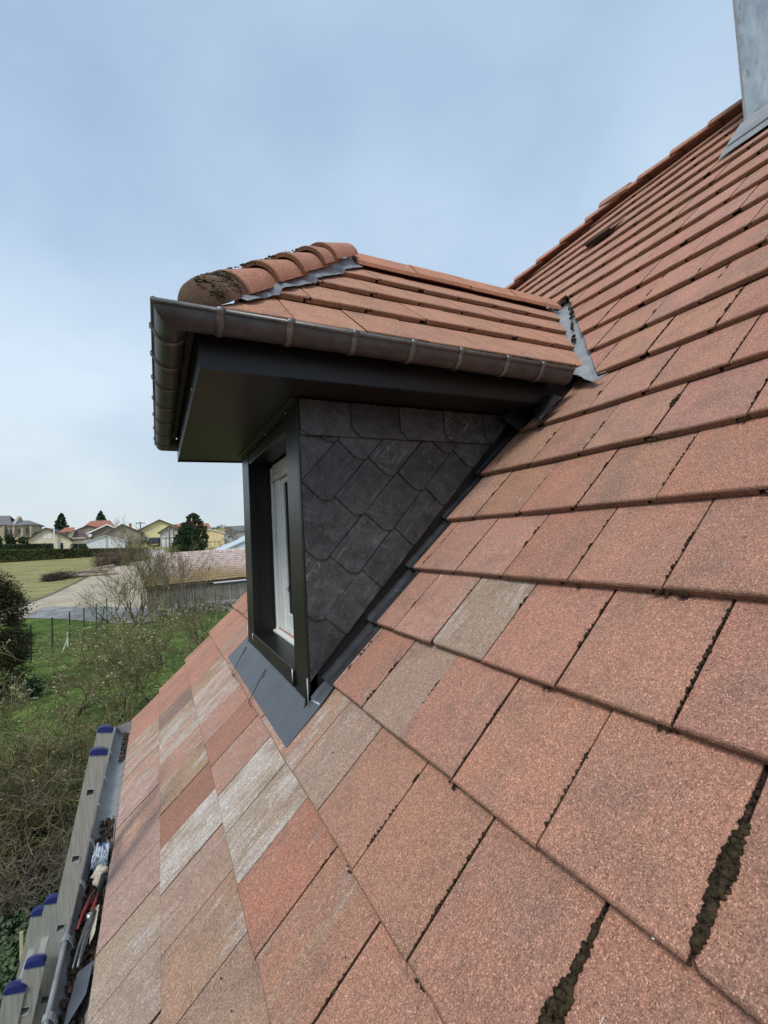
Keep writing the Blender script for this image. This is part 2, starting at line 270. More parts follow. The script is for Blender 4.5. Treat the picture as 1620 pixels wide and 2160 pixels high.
mat('wood_log', (0.20, 0.15, 0.11), (0.42, 0.35, 0.28), rough=1, scale=3)
mat('brush', (0.095, 0.062, 0.045), (0.16, 0.11, 0.08), rough=1, scale=1.5)
mat('green_steel', (0.012, 0.045, 0.028), (0.018, 0.06, 0.038), rough=0.5)
mat('pole_wood', (0.16, 0.15, 0.135), (0.24, 0.22, 0.20), rough=1, scale=4)
mat('pale_wood', (0.48, 0.45, 0.26), (0.62, 0.58, 0.36), rough=0.9, scale=8)
mat('car_paint', (0.02, 0.028, 0.045), rough=0.25, spec=0.6)
mat('tyre', (0.015, 0.015, 0.015), rough=0.9)

def barn_tile_mat():
    m = bpy.data.materials.new('barn_tile'); m.use_nodes = True; t = m.node_tree; L = t.links.new
    b = t.nodes['Principled BSDF']; b.inputs['Roughness'].default_value = 0.9
    tc = N(t, 'ShaderNodeTexCoord')
    n1 = N(t, 'ShaderNodeTexNoise', i_Scale=2.4, i_Detail=6.0, i_Roughness=0.7); L(tc.outputs['Object'], n1.inputs[0])
    r = N(t, 'ShaderNodeValToRGB'); L(n1.outputs['Fac'], r.inputs[0])
    r.color_ramp.elements[0].position = 0.32; r.color_ramp.elements[0].color = (0.46, 0.28, 0.22, 1)
    r.color_ramp.elements[1].position = 0.66; r.color_ramp.elements[1].color = (0.80, 0.68, 0.62, 1)
    n2 = N(t, 'ShaderNodeTexNoise', i_Scale=0.55, i_Detail=4.0); L(tc.outputs['Object'], n2.inputs[0])
    s = N(t, 'ShaderNodeSeparateXYZ'); L(tc.outputs['Object'], s.inputs[0])
    # lichen keeps to the lower courses of the slope
    a = N(t, 'ShaderNodeMath', operation='MULTIPLY_ADD'); L(s.outputs['Z'], a.inputs[0]); a.inputs[1].default_value = -0.9; a.inputs[2].default_value = -1.45
    a2 = N(t, 'ShaderNodeMath', operation='MULTIPLY_ADD'); L(n2.outputs['Fac'], a2.inputs[0]); a2.inputs[1].default_value = 1.5; L(a.outputs[0], a2.inputs[2])
    rr = N(t, 'ShaderNodeMapRange'); rr.inputs['From Min'].default_value = 0.1; rr.inputs['From Max'].default_value = 0.75; rr.inputs['To Max'].default_value = 0.85; L(a2.outputs[0], rr.inputs['Value'])
    mx = N(t, 'ShaderNodeMix', data_type='RGBA'); L(rr.outputs[0], mx.inputs[0]); L(r.outputs[0], mx.inputs[6]); mx.inputs[7].default_value = (0.33, 0.22, 0.075, 1)
    n3 = N(t, 'ShaderNodeTexNoise', i_Scale=7.0, i_Detail=2.0); L(tc.outputs['Object'], n3.inputs[0])
    r3 = N(t, 'ShaderNodeMapRange'); r3.inputs['From Min'].default_value = 0.62; r3.inputs['From Max'].default_value = 0.72; r3.inputs['To Max'].default_value = 0.8; L(n3.outputs['Fac'], r3.inputs['Value'])
    m2 = N(t, 'ShaderNodeMix', data_type='RGBA'); L(r3.outputs[0], m2.inputs[0]); L(mx.outputs[2], m2.inputs[6]); m2.inputs[7].default_value = (0.74, 0.68, 0.64, 1)
    L(m2.outputs[2], b.inputs['Base Color']); MAT['barn_tile'] = m
barn_tile_mat()

def ground_mat():
    m = bpy.data.materials.new('ground'); m.use_nodes = True; t = m.node_tree; L = t.links.new
    b = t.nodes['Principled BSDF']; b.inputs['Roughness'].default_value = 1.0; b.inputs['Specular IOR Level'].default_value = 0.1
    tc = N(t, 'ShaderNodeTexCoord'); s = N(t, 'ShaderNodeSeparateXYZ'); L(tc.outputs['Object'], s.inputs[0])
    n1 = N(t, 'ShaderNodeTexNoise', i_Scale=1.1, i_Detail=9.0, i_Roughness=0.72); L(tc.outputs['Object'], n1.inputs[0])
    mp = N(t, 'ShaderNodeMapping'); mp.inputs['Scale'].default_value = (0.28, 1.5, 1); L(tc.outputs['Object'], mp.inputs[0])
    n2 = N(t, 'ShaderNodeTexNoise', i_Scale=1.0, i_Detail=8.0, i_Roughness=0.7); L(mp.outputs[0], n2.inputs[0])
    lawn = N(t, 'ShaderNodeValToRGB'); L(n1.outputs['Fac'], lawn.inputs[0])
    lawn.color_ramp.elements[0].position = 0.36; lawn.color_ramp.elements[0].color = (0.056, 0.072, 0.020, 1)
    lawn.color_ramp.elements[1].position = 0.64; lawn.color_ramp.elements[1].color = (0.175, 0.225, 0.058, 1); e = lawn.color_ramp.elements.new(.5); e.color = (0.092, 0.145, 0.030, 1)
    field = N(t, 'ShaderNodeValToRGB'); L(n2.outputs['Fac'], field.inputs[0])
    field.color_ramp.elements[0].position = 0.33; field.color_ramp.elements[0].color = (0.20, 0.19, 0.075, 1)
    field.color_ramp.elements[1].position = 0.68; field.color_ramp.elements[1].color = (0.42, 0.37, 0.17, 1)
    litter = N(t, 'ShaderNodeValToRGB'); L(n1.outputs['Fac'], litter.inputs[0])
    litter.color_ramp.elements[0].position = 0.35; litter.color_ramp.elements[0].color = (0.035, 0.026, 0.018, 1)
    litter.color_ramp.elements[1].position = 0.7; litter.color_ramp.elements[1].color = (0.11, 0.08, 0.055, 1)
    def edge(lo, hi, amp):
        a = N(t, 'ShaderNodeMath', operation='MULTIPLY_ADD'); L(n1.outputs['Fac'], a.inputs[0]); a.inputs[1].default_value = amp; L(s.outputs['Y'], a.inputs[2])
        r = N(t, 'ShaderNodeMapRange'); r.inputs['From Min'].default_value = lo+amp/2; r.inputs['From Max'].default_value = hi+amp/2; L(a.outputs[0], r.inputs['Value']); return r.outputs[0]
    m1 = N(t, 'ShaderNodeMix', data_type='RGBA'); L(edge(10.0, 12.5, 6), m1.inputs[0]); L(litter.outputs[0], m1.inputs[6]); L(lawn.outputs[0], m1.inputs[7])
    m2 = N(t, 'ShaderNodeMix', data_type='RGBA'); L(edge(41.0, 48.0, 10), m2.inputs[0]); L(m1.outputs[2], m2.inputs[6]); L(field.outputs[0], m2.inputs[7])
    L(m2.outputs[2], b.inputs['Base Color'])
    bp = N(t, 'ShaderNodeBump', i_Strength=0.7, i_Distance=0.06); nb = N(t, 'ShaderNodeTexNoise', i_Scale=9.0, i_Detail=6.0); L(tc.outputs['Object'], nb.inputs[0])
    L(nb.outputs['Fac'], bp.inputs['Height']); L(bp.outputs[0], b.inputs['Normal']); MAT['ground'] = m
ground_mat()

# ------------------------------------------------------------------ mesh helpers
class MB:
    def __init__(s): s.v = []; s.f = []
    def add(s, vs, fs):
        o = len(s.v); s.v += [Vector(v) for v in vs]; s.f += [tuple(i+o for i in f) for f in fs]
    def box(s, c, sx, sy, sz, rot=None):
        vs = [Vector((x*sx/2, y*sy/2, z*sz/2)) for x in (-1, 1) for y in (-1, 1) for z in (-1, 1)]
        if rot is not None: vs = [rot @ v for v in vs]
        s.add([v+Vector(c) for v in vs], [(0, 1, 3, 2), (4, 6, 7, 5), (0, 4, 5, 1), (2, 3, 7, 6), (0, 2, 6, 4), (1, 5, 7, 3)])
    def bb(s, x0, x1, y0, y1, z0, z1): s.box(((x0+x1)/2, (y0+y1)/2, (z0+z1)/2), abs(x1-x0), abs(y1-y0), abs(z1-z0))
    def prism(s, poly, vec):                 # closed polygon (list of 3D points) extruded along vec
        n = len(poly); vs = [Vector(p) for p in poly]; vs += [p+Vector(vec) for p in vs]
        s.add(vs, [tuple(range(n))[::-1], tuple(range(n, 2*n))] + [(i, (i+1) % n, n+(i+1) % n, n+i) for i in range(n)])
    def tube(s, pts, rad, k=6, cap=True):
        pts = [Vector(p) for p in pts]; n = len(pts)
        if not hasattr(rad, '__len__'): rad = [rad]*n
        vs = []; up = None
        for i, p in enumerate(pts):
            d = (pts[min(i+1, n-1)]-pts[max(i-1, 0)])
            if d.length < 1e-9: d = Vector((0, 0, 1))
            d.normalize()
            if up is None: up = d.orthogonal().normalized()
            else:
                up = up - d*up.dot(d)
                up = up.normalized() if up.length > 1e-6 else d.orthogonal().normalized()
            q = d.cross(up)
            for j in range(k):
                a = 2*math.pi*j/k; vs.append(p+(up*math.cos(a)+q*math.sin(a))*rad[i])
        fs = [(i*k+j, i*k+(j+1) % k, (i+1)*k+(j+1) % k, (i+1)*k+j) for i in range(n-1) for j in range(k)]
        if cap: fs += [tuple(range(k))[::-1], tuple((n-1)*k+j for j in range(k))]
        s.add(vs, fs)
    def grid(s, rows, close=False):          # rows of equal length
        n = len(rows); m = len(rows[0]); vs = [p for r in rows for p in r]
        s.add(vs, [(i*m+j, i*m+(j+1) % m, (i+1)*m+(j+1) % m, (i+1)*m+j) for i in range(n-1) for j in range(m if close else m-1)])
    def blob(s, c, r, sub=2, amp=0.35, fr=9.0, sq=(1, 1, 1), seed=0):
        bm = bmesh.new(); bmesh.ops.create_icosphere(bm, subdivisions=sub, radius=1.0)
        bm.verts.ensure_lookup_table(); c = Vector(c)
        vs = []
        for v in bm.verts:
            k = 1+amp*noise.noise(v.co*1.7+c*fr+Vector((seed, 0, 0)))+amp*0.5*noise.noise(v.co*4+c*fr*2)
            vs.append(c+Vector((v.co.x*r*sq[0], v.co.y*r*sq[1], v.co.z*r*sq[2]))*k)
        s.add(vs, [tuple(v.index for v in f.verts) for f in bm.faces]); bm.free()
    def build(s, name, m, parent=None, smooth=False, recalc=True, kind=None):
        me = bpy.data.meshes.new(name); me.from_pydata([tuple(v) for v in s.v], [], s.f); me.update()
        if recalc:
            bm = bmesh.new(); bm.from_mesh(me); bmesh.ops.recalc_face_normals(bm, faces=bm.faces); bm.to_mesh(me); bm.free()
        o = bpy.data.objects.new(name, me); COL.objects.link(o)
        me.materials.append(MAT[m] if isinstance(m, str) else m)
        if smooth:
            me.polygons.foreach_set('use_smooth', [True]*len(me.polygons))
        if parent is not None: o.parent = parent
        if kind: o['kind'] = kind
        return o
def tag(o, label, cat, group=None, kind=None):
    o['label'] = label; o['category'] = cat
    if group: o['group'] = group
    if kind: o['kind'] = kind
    return o
def thing(name, label, cat, loc=(0, 0, 0), group=None):
    o = bpy.data.objects.new(name, None); COL.objects.link(o); o.location = loc; o.empty_display_size = 0.2
    return tag(o, label, cat, group)
def keep(o, parent):                         # parent without moving (parent may sit away from the origin)
    o.parent = parent; o.matrix_parent_inverse = Matrix.Translation(-Vector(parent.location))
    return o
def bevel(o, wd, seg=2, ang=40):
    b = o.modifiers.new('bevel', 'BEVEL'); b.width = wd; b.segments = seg; b.limit_method = 'ANGLE'; b.angle_limit = R(ang); return o

# ------------------------------------------------------------------ roof tiles
P = 0.7983665; G = 0.332092; W = 0.30
cP, sP = math.cos(P), math.sin(P)
class Frame:
    def __init__(s, O, U, S):
        s.O = Vector(O); s.U = Vector(U).normalized(); s.S = Vector(S).normalized(); n = s.U.cross(s.S)
        s.N = n if n.z > 0 else -n
    def p(s, a, t, h=0.0): return s.O + s.U*a + s.S*t + s.N*h
MAIN = Frame((0, 0, 0), (0, 1, 0), (cP, 0, sP))
class Tiles:
    def __init__(s): s.v = []; s.f = []; s.c = []; s.u = []; s.d = []
    def tile(s, fr, a0, t0, w, L, col, clips=(), th=0.026, gauge=G, flip=False, rot=0.0, dh=0.0, near=True):
        g = 0.0050*random.uniform(.7, 1.25)
        lip = 0.038; ul = lip-random.uniform(.010, .018)
        K = 7; cb = .0029; prof = [(g, -cb*.9)]+[(g+cb+(w-g-2*cb)*q/K, 0) for q in range(K+1)]+[(w, -cb*.9), (w, -th*.56), (w+ul, -th*.56), (w+ul, -th), (lip, -th), (lip, -th*.40), (g, -th*.40)]
        rings = [(0.0, 0.0075), (0.0018, 0.0035), (0.007, 0.0), (L, 0.0)]
        roll = random.gauss(0, .005)
        bm = bmesh.new(); rr = []
        for sl, dz in rings:
            row = []
            for (a, h) in prof:
                hl = h
                if h == 0: h -= dz+(.0012*noise.noise(Vector((a*22+t0*7, a0*9, 0))) if sl < .01 else 0)
                aa = (w-a) if flip else a
                x, y = aa-w/2, sl
                if sl < .01: y += .0028*noise.noise(Vector((a*17+t0*5, a0*11, 3)))+.0015*noise.noise(Vector((a*60, a0*11+t0, 9)))
                x, y = x*math.cos(rot)-y*math.sin(rot), x*math.sin(rot)+y*math.cos(rot)
                row.append(bm.verts.new((x+w/2+a0, y+t0, h - sl*(th+.0045)/gauge + dh + x*roll)))
            rr.append(row)
        n = len(prof)
        for r1, r2 in zip(rr, rr[1:]):
            for i in range(n): bm.faces.new((r1[i], r1[(i+1) % n], r2[(i+1) % n], r2[i]))
        bm.faces.new(rr[0][::-1]); bm.faces.new(rr[-1])
        ch = []
        for (sg, ac_) in ((-1, a0), (1, a0+w)):
            if random.random() < .10: m_ = random.uniform(.006, .016); u_ = random.uniform(.6, 1.6); ch.append((sg, -u_, sg*ac_-u_*t0-m_))
        for (na, nt_, d) in list(clips)+ch:
            ge = bm.verts[:]+bm.edges[:]+bm.faces[:]
            nv = Vector((na, nt_, 0)); ln = nv.length
            bmesh.ops.bisect_plane(bm, geom=ge, plane_co=nv*(d/ln/ln), plane_no=nv, clear_outer=True)
            be = [e for e in bm.edges if e.is_boundary]
            if be: bmesh.ops.holes_fill(bm, edges=be, sides=0)
            if not bm.faces: break
        if bm.faces:
            bmesh.ops.recalc_face_normals(bm, faces=bm.faces)
            bm.verts.index_update(); o = len(s.v)
            ru, rv = random.uniform(0, 60), random.uniform(0, 60)
            for v in bm.verts:
                a, t, h = v.co; s.v.append(fr.p(a, t, h)); s.c.append(col); s.u.append((a-a0+ru, t-t0, rv)); s.d.append(0.0 if t-t0 < .004 else h-dh-(a-a0-w/2)*roll+(t-t0)*(th+.0045)/gauge)
            neg = fr.U.cross(fr.S).z < 0
            for f in bm.faces:
                ix = [v.index+o for v in f.verts]; s.f.append(ix[::-1] if neg else ix)
        bm.free()
    def build(s, name, parent=None):
        me = bpy.data.meshes.new(name); me.from_pydata([tuple(v) for v in s.v], [], s.f); me.update()
        a = me.attributes.new('tcol', 'FLOAT_COLOR', 'POINT'); a.data.foreach_set('color', [x for c in s.c for x in c])
        b = me.attributes.new('tuv', 'FLOAT_VECTOR', 'POINT'); b.data.foreach_set('vector', [x for u in s.u for x in u])
        e = me.attributes.new('tdep', 'FLOAT', 'POINT'); e.data.foreach_set('value', s.d)
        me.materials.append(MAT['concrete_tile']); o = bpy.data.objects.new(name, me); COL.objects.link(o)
        if parent is not None: o.parent = parent
        return o
def lerp(a, b, t): return tuple(x+(y-x)*t for x, y in zip(a, b))
RED, BROWN, PINK, OCHRE, GREY = (0.430, 0.212, 0.147), (0.398, 0.203, 0.143), (0.440, 0.246, 0.187), (0.365, 0.232, 0.158), (0.375, 0.282, 0.215)
DUSTY = (0.43, 0.285, 0.228)
SPECIAL = {(-3, 5.5): (DUSTY, .92), (-2, 5): (DUSTY, .9), (-2, 4): (lerp(GREY, DUSTY, .5), 0.75), (-1, 4.5): (PINK, 0.55), (-1, 3.5): (lerp(GREY, PINK, .35), 0.35), (-1, 2.5): (lerp(BROWN, OCHRE, .15), 0.12),
           (0, 3): (lerp(GREY, PINK, .35), 0.3), (0, 4): (BROWN, 0.15), (-1, 5.5): (DUSTY, .4), (-1, 6.5): (PINK, .3), (1, 2.5): (lerp(GREY, OCHRE, .3), 0.5), (1, 3.5): (PINK, 0.25), (1, 4.5): (PINK, 0.25), (-2, 3): ((0.405, 0.190, 0.132), 0.25), (-2, 2): (BROWN, 0.28),
           (-3, 4.5): (lerp(GREY, PINK, .5), 0.35), (-3, 3.5): (lerp(OCHRE, PINK, .3), 0.35), (-3, 6.5): ((0.33, 0.17, 0.11), 0.1), (-3, 7.5): (OCHRE, 0.45), (-3, 8.5): (PINK, 0.5), (-3, 9.5): (PINK, 0.8),
           (-3, 10.5): (OCHRE, 0.6), (-3, 11.5): ((0.26, 0.17, 0.13), 0.3), (-2, 6): (PINK, 0.35), (-2, 7): ((0.37, 0.18, 0.13), 0.25), (-2, 8): (PINK, 0.4), (-2, 9): (PINK, 0.75), (-2, 10): (PINK, 0.8), (-2, 11): (OCHRE, 0.5),
           (-4, 4): (GREY, .4), (-4, 6): (DUSTY, 0.42), (-4, 5): (lerp(DUSTY, GREY, .6), 0.45), (-4, 7): (DUSTY, 0.35), (-4, 8): (lerp(DUSTY, PINK, .6), 0.35), (-4, 9): (lerp(DUSTY, PINK, .4), 0.6), (-4, 10): (PINK, 0.6), (-4, 11): (PINK, 0.75), (-4, 12): (OCHRE, 0.6),
           (2, 3): (PINK, 0.15), (2, 4): (PINK, 0.25), (3, 3.5): (lerp(RED, OCHRE, .5), 0.1), (3, 4.5): (PINK, 0.35), (4, 3): (lerp(RED, OCHRE, .4), 0.08), (4, 4): (lerp(PINK, OCHRE, .5), 0.2), (5, 3.5): (lerp(RED, OCHRE, .5), 0.1), (0, 2): (BROWN, 0.1), (0, 5): (PINK, .5), (0, 12): (RED, .2)}
def tile_colour(r, k):
    if (r, k) in SPECIAL: c, wt = SPECIAL[(r, k)]
    elif k < -20: c, wt = lerp(RED, PINK, random.random()), random.uniform(-.1, .12)
    else:
        c = lerp(RED, BROWN, random.random()) if k < 3 and r < 4 else lerp(RED, PINK, random.random()*0.5)
        if r >= 3 and random.random() < .25: c = lerp(c, OCHRE, .15)
        wt = random.uniform(-0.15, 0.12)
        if r < 0 and 2 < k < 12: wt = random.uniform(0.1, 0.5); c = lerp(c, random.choice((PINK, OCHRE, GREY)), .5)
    j = random.uniform(.95, 1.05)
    return (c[0]*j, c[1]*j*random.uniform(.97, 1.03), c[2]*j*random.uniform(.96, 1.04), max(0, wt))

# ------------------------------------------------------------------ the house
house = thing('house', 'house with a red concrete tiled roof, black clad dormer and zinc chimney', 'house', (3.5, 0, -4.3))
def H(o): return keep(o, house)
def sub(o, part):
    o.parent = part; o.matrix_parent_inverse = part.matrix_world.inverted() if False else Matrix.Identity(4)
    o.matrix_parent_inverse = Matrix.Translation(-Vector(house.location)).inverted() @ Matrix.Translation(-Vector(house.location))
    return o
# parts built in world coordinates; the part's world matrix is the identity, so its children need no offset
RIDGE_R = 18.6
T = Tiles()
VAL = (1.129, 1.896, 2.385, 3.72)           # valley on the main slope: Y0,s0 -> Y1,s1
vs_ = (VAL[3]-VAL[1])/(VAL[2]-VAL[0])
hipA = (10*W, RIDGE_R*G); hipB = (15.3*W, 16.4*G)
hipn = (-(hipB[1]-hipA[1]), hipB[0]-hipA[0])  # normal pointing up/outwards
hipd = hipn[0]*hipA[0]+hipn[1]*hipA[1]
CUT = {0: 1.538, 1: 1.543, 2: 1.575, 3: 1.60, 4: 1.588, 5: 1.515}
for r in range(-4, 19):
    offs = 0.0 if r % 2 == 0 else 0.5
    for i in range(-7, 16):
        k = i+offs; a0 = k*W; t0 = r*G
        if k > 15.2: continue
        L = 0.42 if r < 18 else 0.25
        clips = [(0, 1, RIDGE_R*G)] if r >= 17 else []
        if k >= 14: clips.append((1, 0, 15.25*W))
        if r >= 15 and k > 8: clips.append((hipn[0], hipn[1], hipd))
        mid = a0+W/2
        args = []
        if -1 < r < 12 and 3 <= k < 11.6:
            # near side of the dormer
            if r <= 5:
                if mid < 2.4: args.append(clips+[(1, 0, CUT[r])])
                if k >= 9.5: args.append(clips+[(-1, 0, -(2*2.385-CUT[r]))])
            else:
                c = vs_
                args.append(clips+[(c, -1, c*(VAL[0]-0.026)-VAL[1])])
                args.append(clips+[(-c, -1, -c*(2*2.385-VAL[0]+0.026)-VAL[1])])
        else: args = [clips]
        col = tile_colour(r, k)
        jt = (random.uniform(-.003, .003), random.uniform(-.0022, .0022), random.uniform(-.004, .004))
        for cl in args:
            if (r, k) == (0, 4) or True:
                T.tile(MAIN, a0, t0+jt[0], W, L, col, cl, rot=jt[2], dh=jt[1])
roof = H(T.build('tiled_roof'))

def main_p(a, r, h=0.0): return MAIN.p(a, r*G, h)
# back slope, gable walls and house body (seen only from the side)
RX, RZ = RIDGE_R*G*cP, RIDGE_R*G*sP
b = MB(); b.bb(-0.72, 2*RX+0.72, -4.6, 4.28, -4.3, -0.98); H(b.build('wall', 'render_house'))
b = MB(); b.prism([(-0.70, 4.28, -0.98), (2*RX+.7, 4.28, -.98), (RX+.6, 4.28, RZ-.72), (RX-.6, 4.28, RZ-.72)], (0, -8.8, 0)); H(b.build('gable', 'render_house'))
b = MB(); q1 = Vector((RX, -4.8, RZ-.02)); q2 = Vector((2*RX+.95, -4.8, -0.98)); b.prism([q1, q2, q2+Vector((0, 9.3, 0)), Vector((RX+.25, 4.5, RZ-.27)), Vector((RX, 3.0, RZ-.02))], (0, 0, -.05)); H(b.build('back_slope', 'roof_brown'))
b = MB(); b.prism([main_p(3.0, RIDGE_R, -.02), main_p(15.25*W, 16.45, -.02), Vector((2*RX-main_p(0, 16.45).x, 15.25*W, main_p(0, 16.45).z-.02))], (0, -.02, -.04)); H(b.build('half_hip', 'roof_brown'))
b = MB(); b.prism([main_p(-2.2, -3.9, -.075), main_p(4.5, -3.9, -.075), main_p(4.5, 17.5, -.075), main_p(-2.2, 17.5, -.075)], tuple(-MAIN.N*.05)); H(b.build('roof_deck', 'pole_wood'))

def cap_tile(P0, D, upv, L, r0, r1, th, arc=180, seg=12, dome=False, lift=0.0):
    """half-barrel tile: open rim at P0, running along D"""
    D = Vector(D).normalized(); upv = Vector(upv); upv = (upv-D*upv.dot(D)).normalized(); sd = D.cross(upv)
    st = [(0.0, r0*1.0), (0.012, r0*1.025), (0.05, r0), (L, r1)]
    rows = []
    for rad in (0, th):
        rr = []
        for (d, r) in st:
            rr.append([Vector(P0)+D*d+upv*(lift + (r-rad)*math.sin(R(90-arc/2+arc*i/seg)))+sd*((r-rad)*math.cos(R(90-arc/2+arc*i/seg))) for i in range(seg+1)])
        rows.append(rr)
    b = Tiles(); vs = []; fs = []
    n = len(st); m = seg+1
    for rr in rows:
        for row in rr: vs += row
    def ix(s, i, j): return s*n*m+i*m+j
    for s in (0, 1):
        for i in range(n-1):
            for j in range(seg): fs.append((ix(s, i, j), ix(s, i, j+1), ix(s, i+1, j+1), ix(s, i+1, j)))
    for j in range(seg):
        fs.append((ix(0, 0, j), ix(0, 0, j+1), ix(1, 0, j+1), ix(1, 0, j))); fs.append((ix(0, n-1, j), ix(0, n-1, j+1), ix(1, n-1, j+1), ix(1, n-1, j)))
    for i in range(n-1):
        for j in (0, seg): fs.append((ix(0, i, j), ix(0, i+1, j), ix(1, i+1, j), ix(1, i, j)))
    if dome:                                  # closed rounded lower end
        dr = []
        for a in (0, 20, 40, 60, 78, 90):
            dr.append([Vector(P0)-D*(r0*0.85*math.sin(R(a)))+upv*(lift+r0*math.cos(R(a))*math.sin(R(180*i/seg)))+sd*(r0*math.cos(R(a))*math.cos(R(180*i/seg))) for i in range(seg+1)])
        o = len(vs)
        for row in dr: vs += row
        fs += [(o+i*m+j, o+i*m+j+1, o+(i+1)*m+j+1, o+(i+1)*m+j) for i in range(len(dr)-1) for j in range(seg)]
    return vs, fs
def tile_obj(name, vs, fs, col, parent, axis_uv=None):
    me = bpy.data.meshes.new(name); me.from_pydata([tuple(v) for v in vs], [], fs); me.update()
    bm = bmesh.new(); bm.from_mesh(me); bmesh.ops.recalc_face_normals(bm, faces=bm.faces); bm.to_mesh(me); bm.free()
    a = me.attributes.new('tcol', 'FLOAT_COLOR', 'POINT'); a.data.foreach_set('color', list(col)*len(vs))
    ru = random.uniform(0, 50)
    b = me.attributes.new('tuv', 'FLOAT_VECTOR', 'POINT')
    O, D = axis_uv
    b.data.foreach_set('vector', [x for v in vs for x in (v.x+v.z+ru, (v-Vector(O)).dot(D), ru)])
    me.materials.append(MAT['concrete_tile']); o = bpy.data.objects.new(name, me); COL.objects.link(o)
    for p in me.polygons: p.use_smooth = True
    es = o.modifiers.new('edge', 'EDGE_SPLIT'); es.split_angle = R(40)
    o.parent = parent; return o

# main ridge and hip tiles (sub-parts of the tiled roof)
for i in range(15):
    y = 3.05 - 0.37*i
    P0 = Vector((RX, y, RZ-.035+random.uniform(-.004, .004)))
    vs, fs = cap_tile(P0, (0, -1, 0), (0, 0, 1), .42, .124, .100, .018, arc=150)
    c = lerp(RED, PINK, random.random()); tile_obj('ridge_tile', vs, fs, (*c, .1), roof, (P0, Vector((0, -1, 0))))
hA, hB = main_p(3.0, RIDGE_R), main_p(15.25*W, 16.45)
hd = (hA-hB).normalized(); hl = (hA-hB).length
for i in range(5):
    P0 = hB + hd*(hl*i/5) + Vector((0, 0, -.03))
    vs, fs = cap_tile(P0, hd, (0, 0, 1), hl/5+.06, .128, .092, .02, arc=150)
    c = lerp(RED, PINK, random.random()); tile_obj('hip_tile', vs, fs, (*c, .1), roof, (P0, hd))
P0 = hA+Vector((-.0, .16, -.01)); vs, fs = cap_tile(P0, (0, -1, -.03), (0, 0, 1), .36, .135, .12, .016, arc=160)
tile_obj('ridge_end_tile', vs, fs, (*lerp(BROWN, GREY, .4), .1), roof, (P0, Vector((0, -1, 0))))
# vent tile near the hip
b = MB(); vc = main_p(8.7*W, 14.72, .0)
u, s_, n_ = MAIN.U, MAIN.S, MAIN.N
b.prism([vc-u*.14+n_*.008, vc+u*.14+n_*.008, vc+u*.14+n_*.05, vc-u*.14+n_*.05], tuple(s_*.02+n_*-.002))
sub(b.build('vent_slot', 'dark_gasket'), roof)
b = MB(); b.prism([vc-u*.16+n_*.055-s_*.012, vc+u*.16+n_*.055-s_*.012, vc+u*.16+n_*.005+s_*.30, vc-u*.16+n_*.005+s_*.30], tuple(-n_*.012)); sub(b.build('vent_hood', 'roof_brown'), roof)

# ------------------------------------------------------------------ dormer
XF, YN, YF = -0.0766, 1.628, 3.142           # front plane, cheek planes
YM = 2.385
ZS = 1.300                                   # soffit
FX, FYN, FYF = -0.512, 1.345, 3.425           # fascia planes
b = MB(); b.prism([(XF+.03, YN+.012, -.16), (XF+.03, YN+.012, ZS-.002), (1.30, YN+.012, ZS-.002)], (0, .048, 0)); dormer = H(b.build('dormer', 'black_metal'))
b = MB(); b.prism([(XF+.03, YF-.06, -.16), (XF+.03, YF-.06, ZS-.002), (1.30, YF-.06, ZS-.002)], (0, .048, 0)); sub(b.build('cheek_wall', 'black_metal'), dormer)
# corner posts and front boards: folded black sheet
OY0, OY1, OZ0, OZ1 = 1.838, 2.905, 0.012, 1.193
b = MB(); b.bb(XF, XF+.05, YN-.001, OY0, -.13, ZS); sub(bevel(b.build('corner_post', 'black_metal'), .003), dormer)
b = MB(); b.bb(XF+.001, XF+.009, YN-.015, YN-.0015, -.045, ZS-.002); sub(b.build('corner_trim', 'black_metal'), dormer)
b = MB(); b.bb(XF, XF+.05, OY1, YF+.014, -.13, ZS); sub(bevel(b.build('corner_post', 'black_metal'), .004), dormer)
b = MB(); b.bb(XF+.004, XF+.05, OY0+.001, OY1-.001, OZ1, ZS-.001); sub(bevel(b.build('lintel_panel', 'black_metal'), .003), dormer)
b = MB(); b.bb(XF+.004, XF+.05, OY0+.001, OY1-.001, -.13, OZ0-.07); sub(b.build('apron_panel', 'black_metal'), dormer)
# sill with a small front fold
b = MB(); b.prism([(XF-.012, OY0+.0, OZ0-.085), (XF-.012, OY0, OZ0), (XF-.008, OY0, OZ0+.002), (XF-.006, OY0, OZ0-.010), (.11, OY0, OZ0+.006), (.11, OY0, OZ0-.085)], (0, OY1-OY0, 0))
sill = sub(bevel(b.build('window_sill', 'black_metal'), .0015, 1), dormer)
# soffit angle under the eaves with screws
b = MB(); b.prism([(XF-.028, YN-.02, ZS), (XF-.028, YN-.02, ZS-.006), (XF-.004, YN-.02, ZS-.012), (XF-.004, YN-.02, ZS-.036), (XF-.0005, YN-.02, ZS-.036), (XF-.0005, YN-.02, ZS)], (0, YF-YN+.04, 0))
ang = sub(b.build('soffit_trim', 'black_metal'), dormer)
for y in (1.80, 2.28, 2.62, 2.98):
    b = MB(); b.tube([(XF-.004, y, ZS-.026), (XF-.010, y, ZS-.026)], .005, 8); sub(b.build('screw', 'screw'), dormer)
# reveal (lining of the opening)
b = MB()
b.bb(XF+.05, .118, OY1, OY1+.03, OZ0-.03, OZ1+.03); b.bb(XF+.05, .118, OY0-.03, OY0, OZ0-.03, OZ1+.03); b.bb(XF+.05, .118, OY0, OY1, OZ1, OZ1+.03)
b.bb(.062, .080, OY1-.012, OY1-.001, OZ0+.02, OZ1-.002)
sub(b.build('reveal', 'black_metal'), dormer)
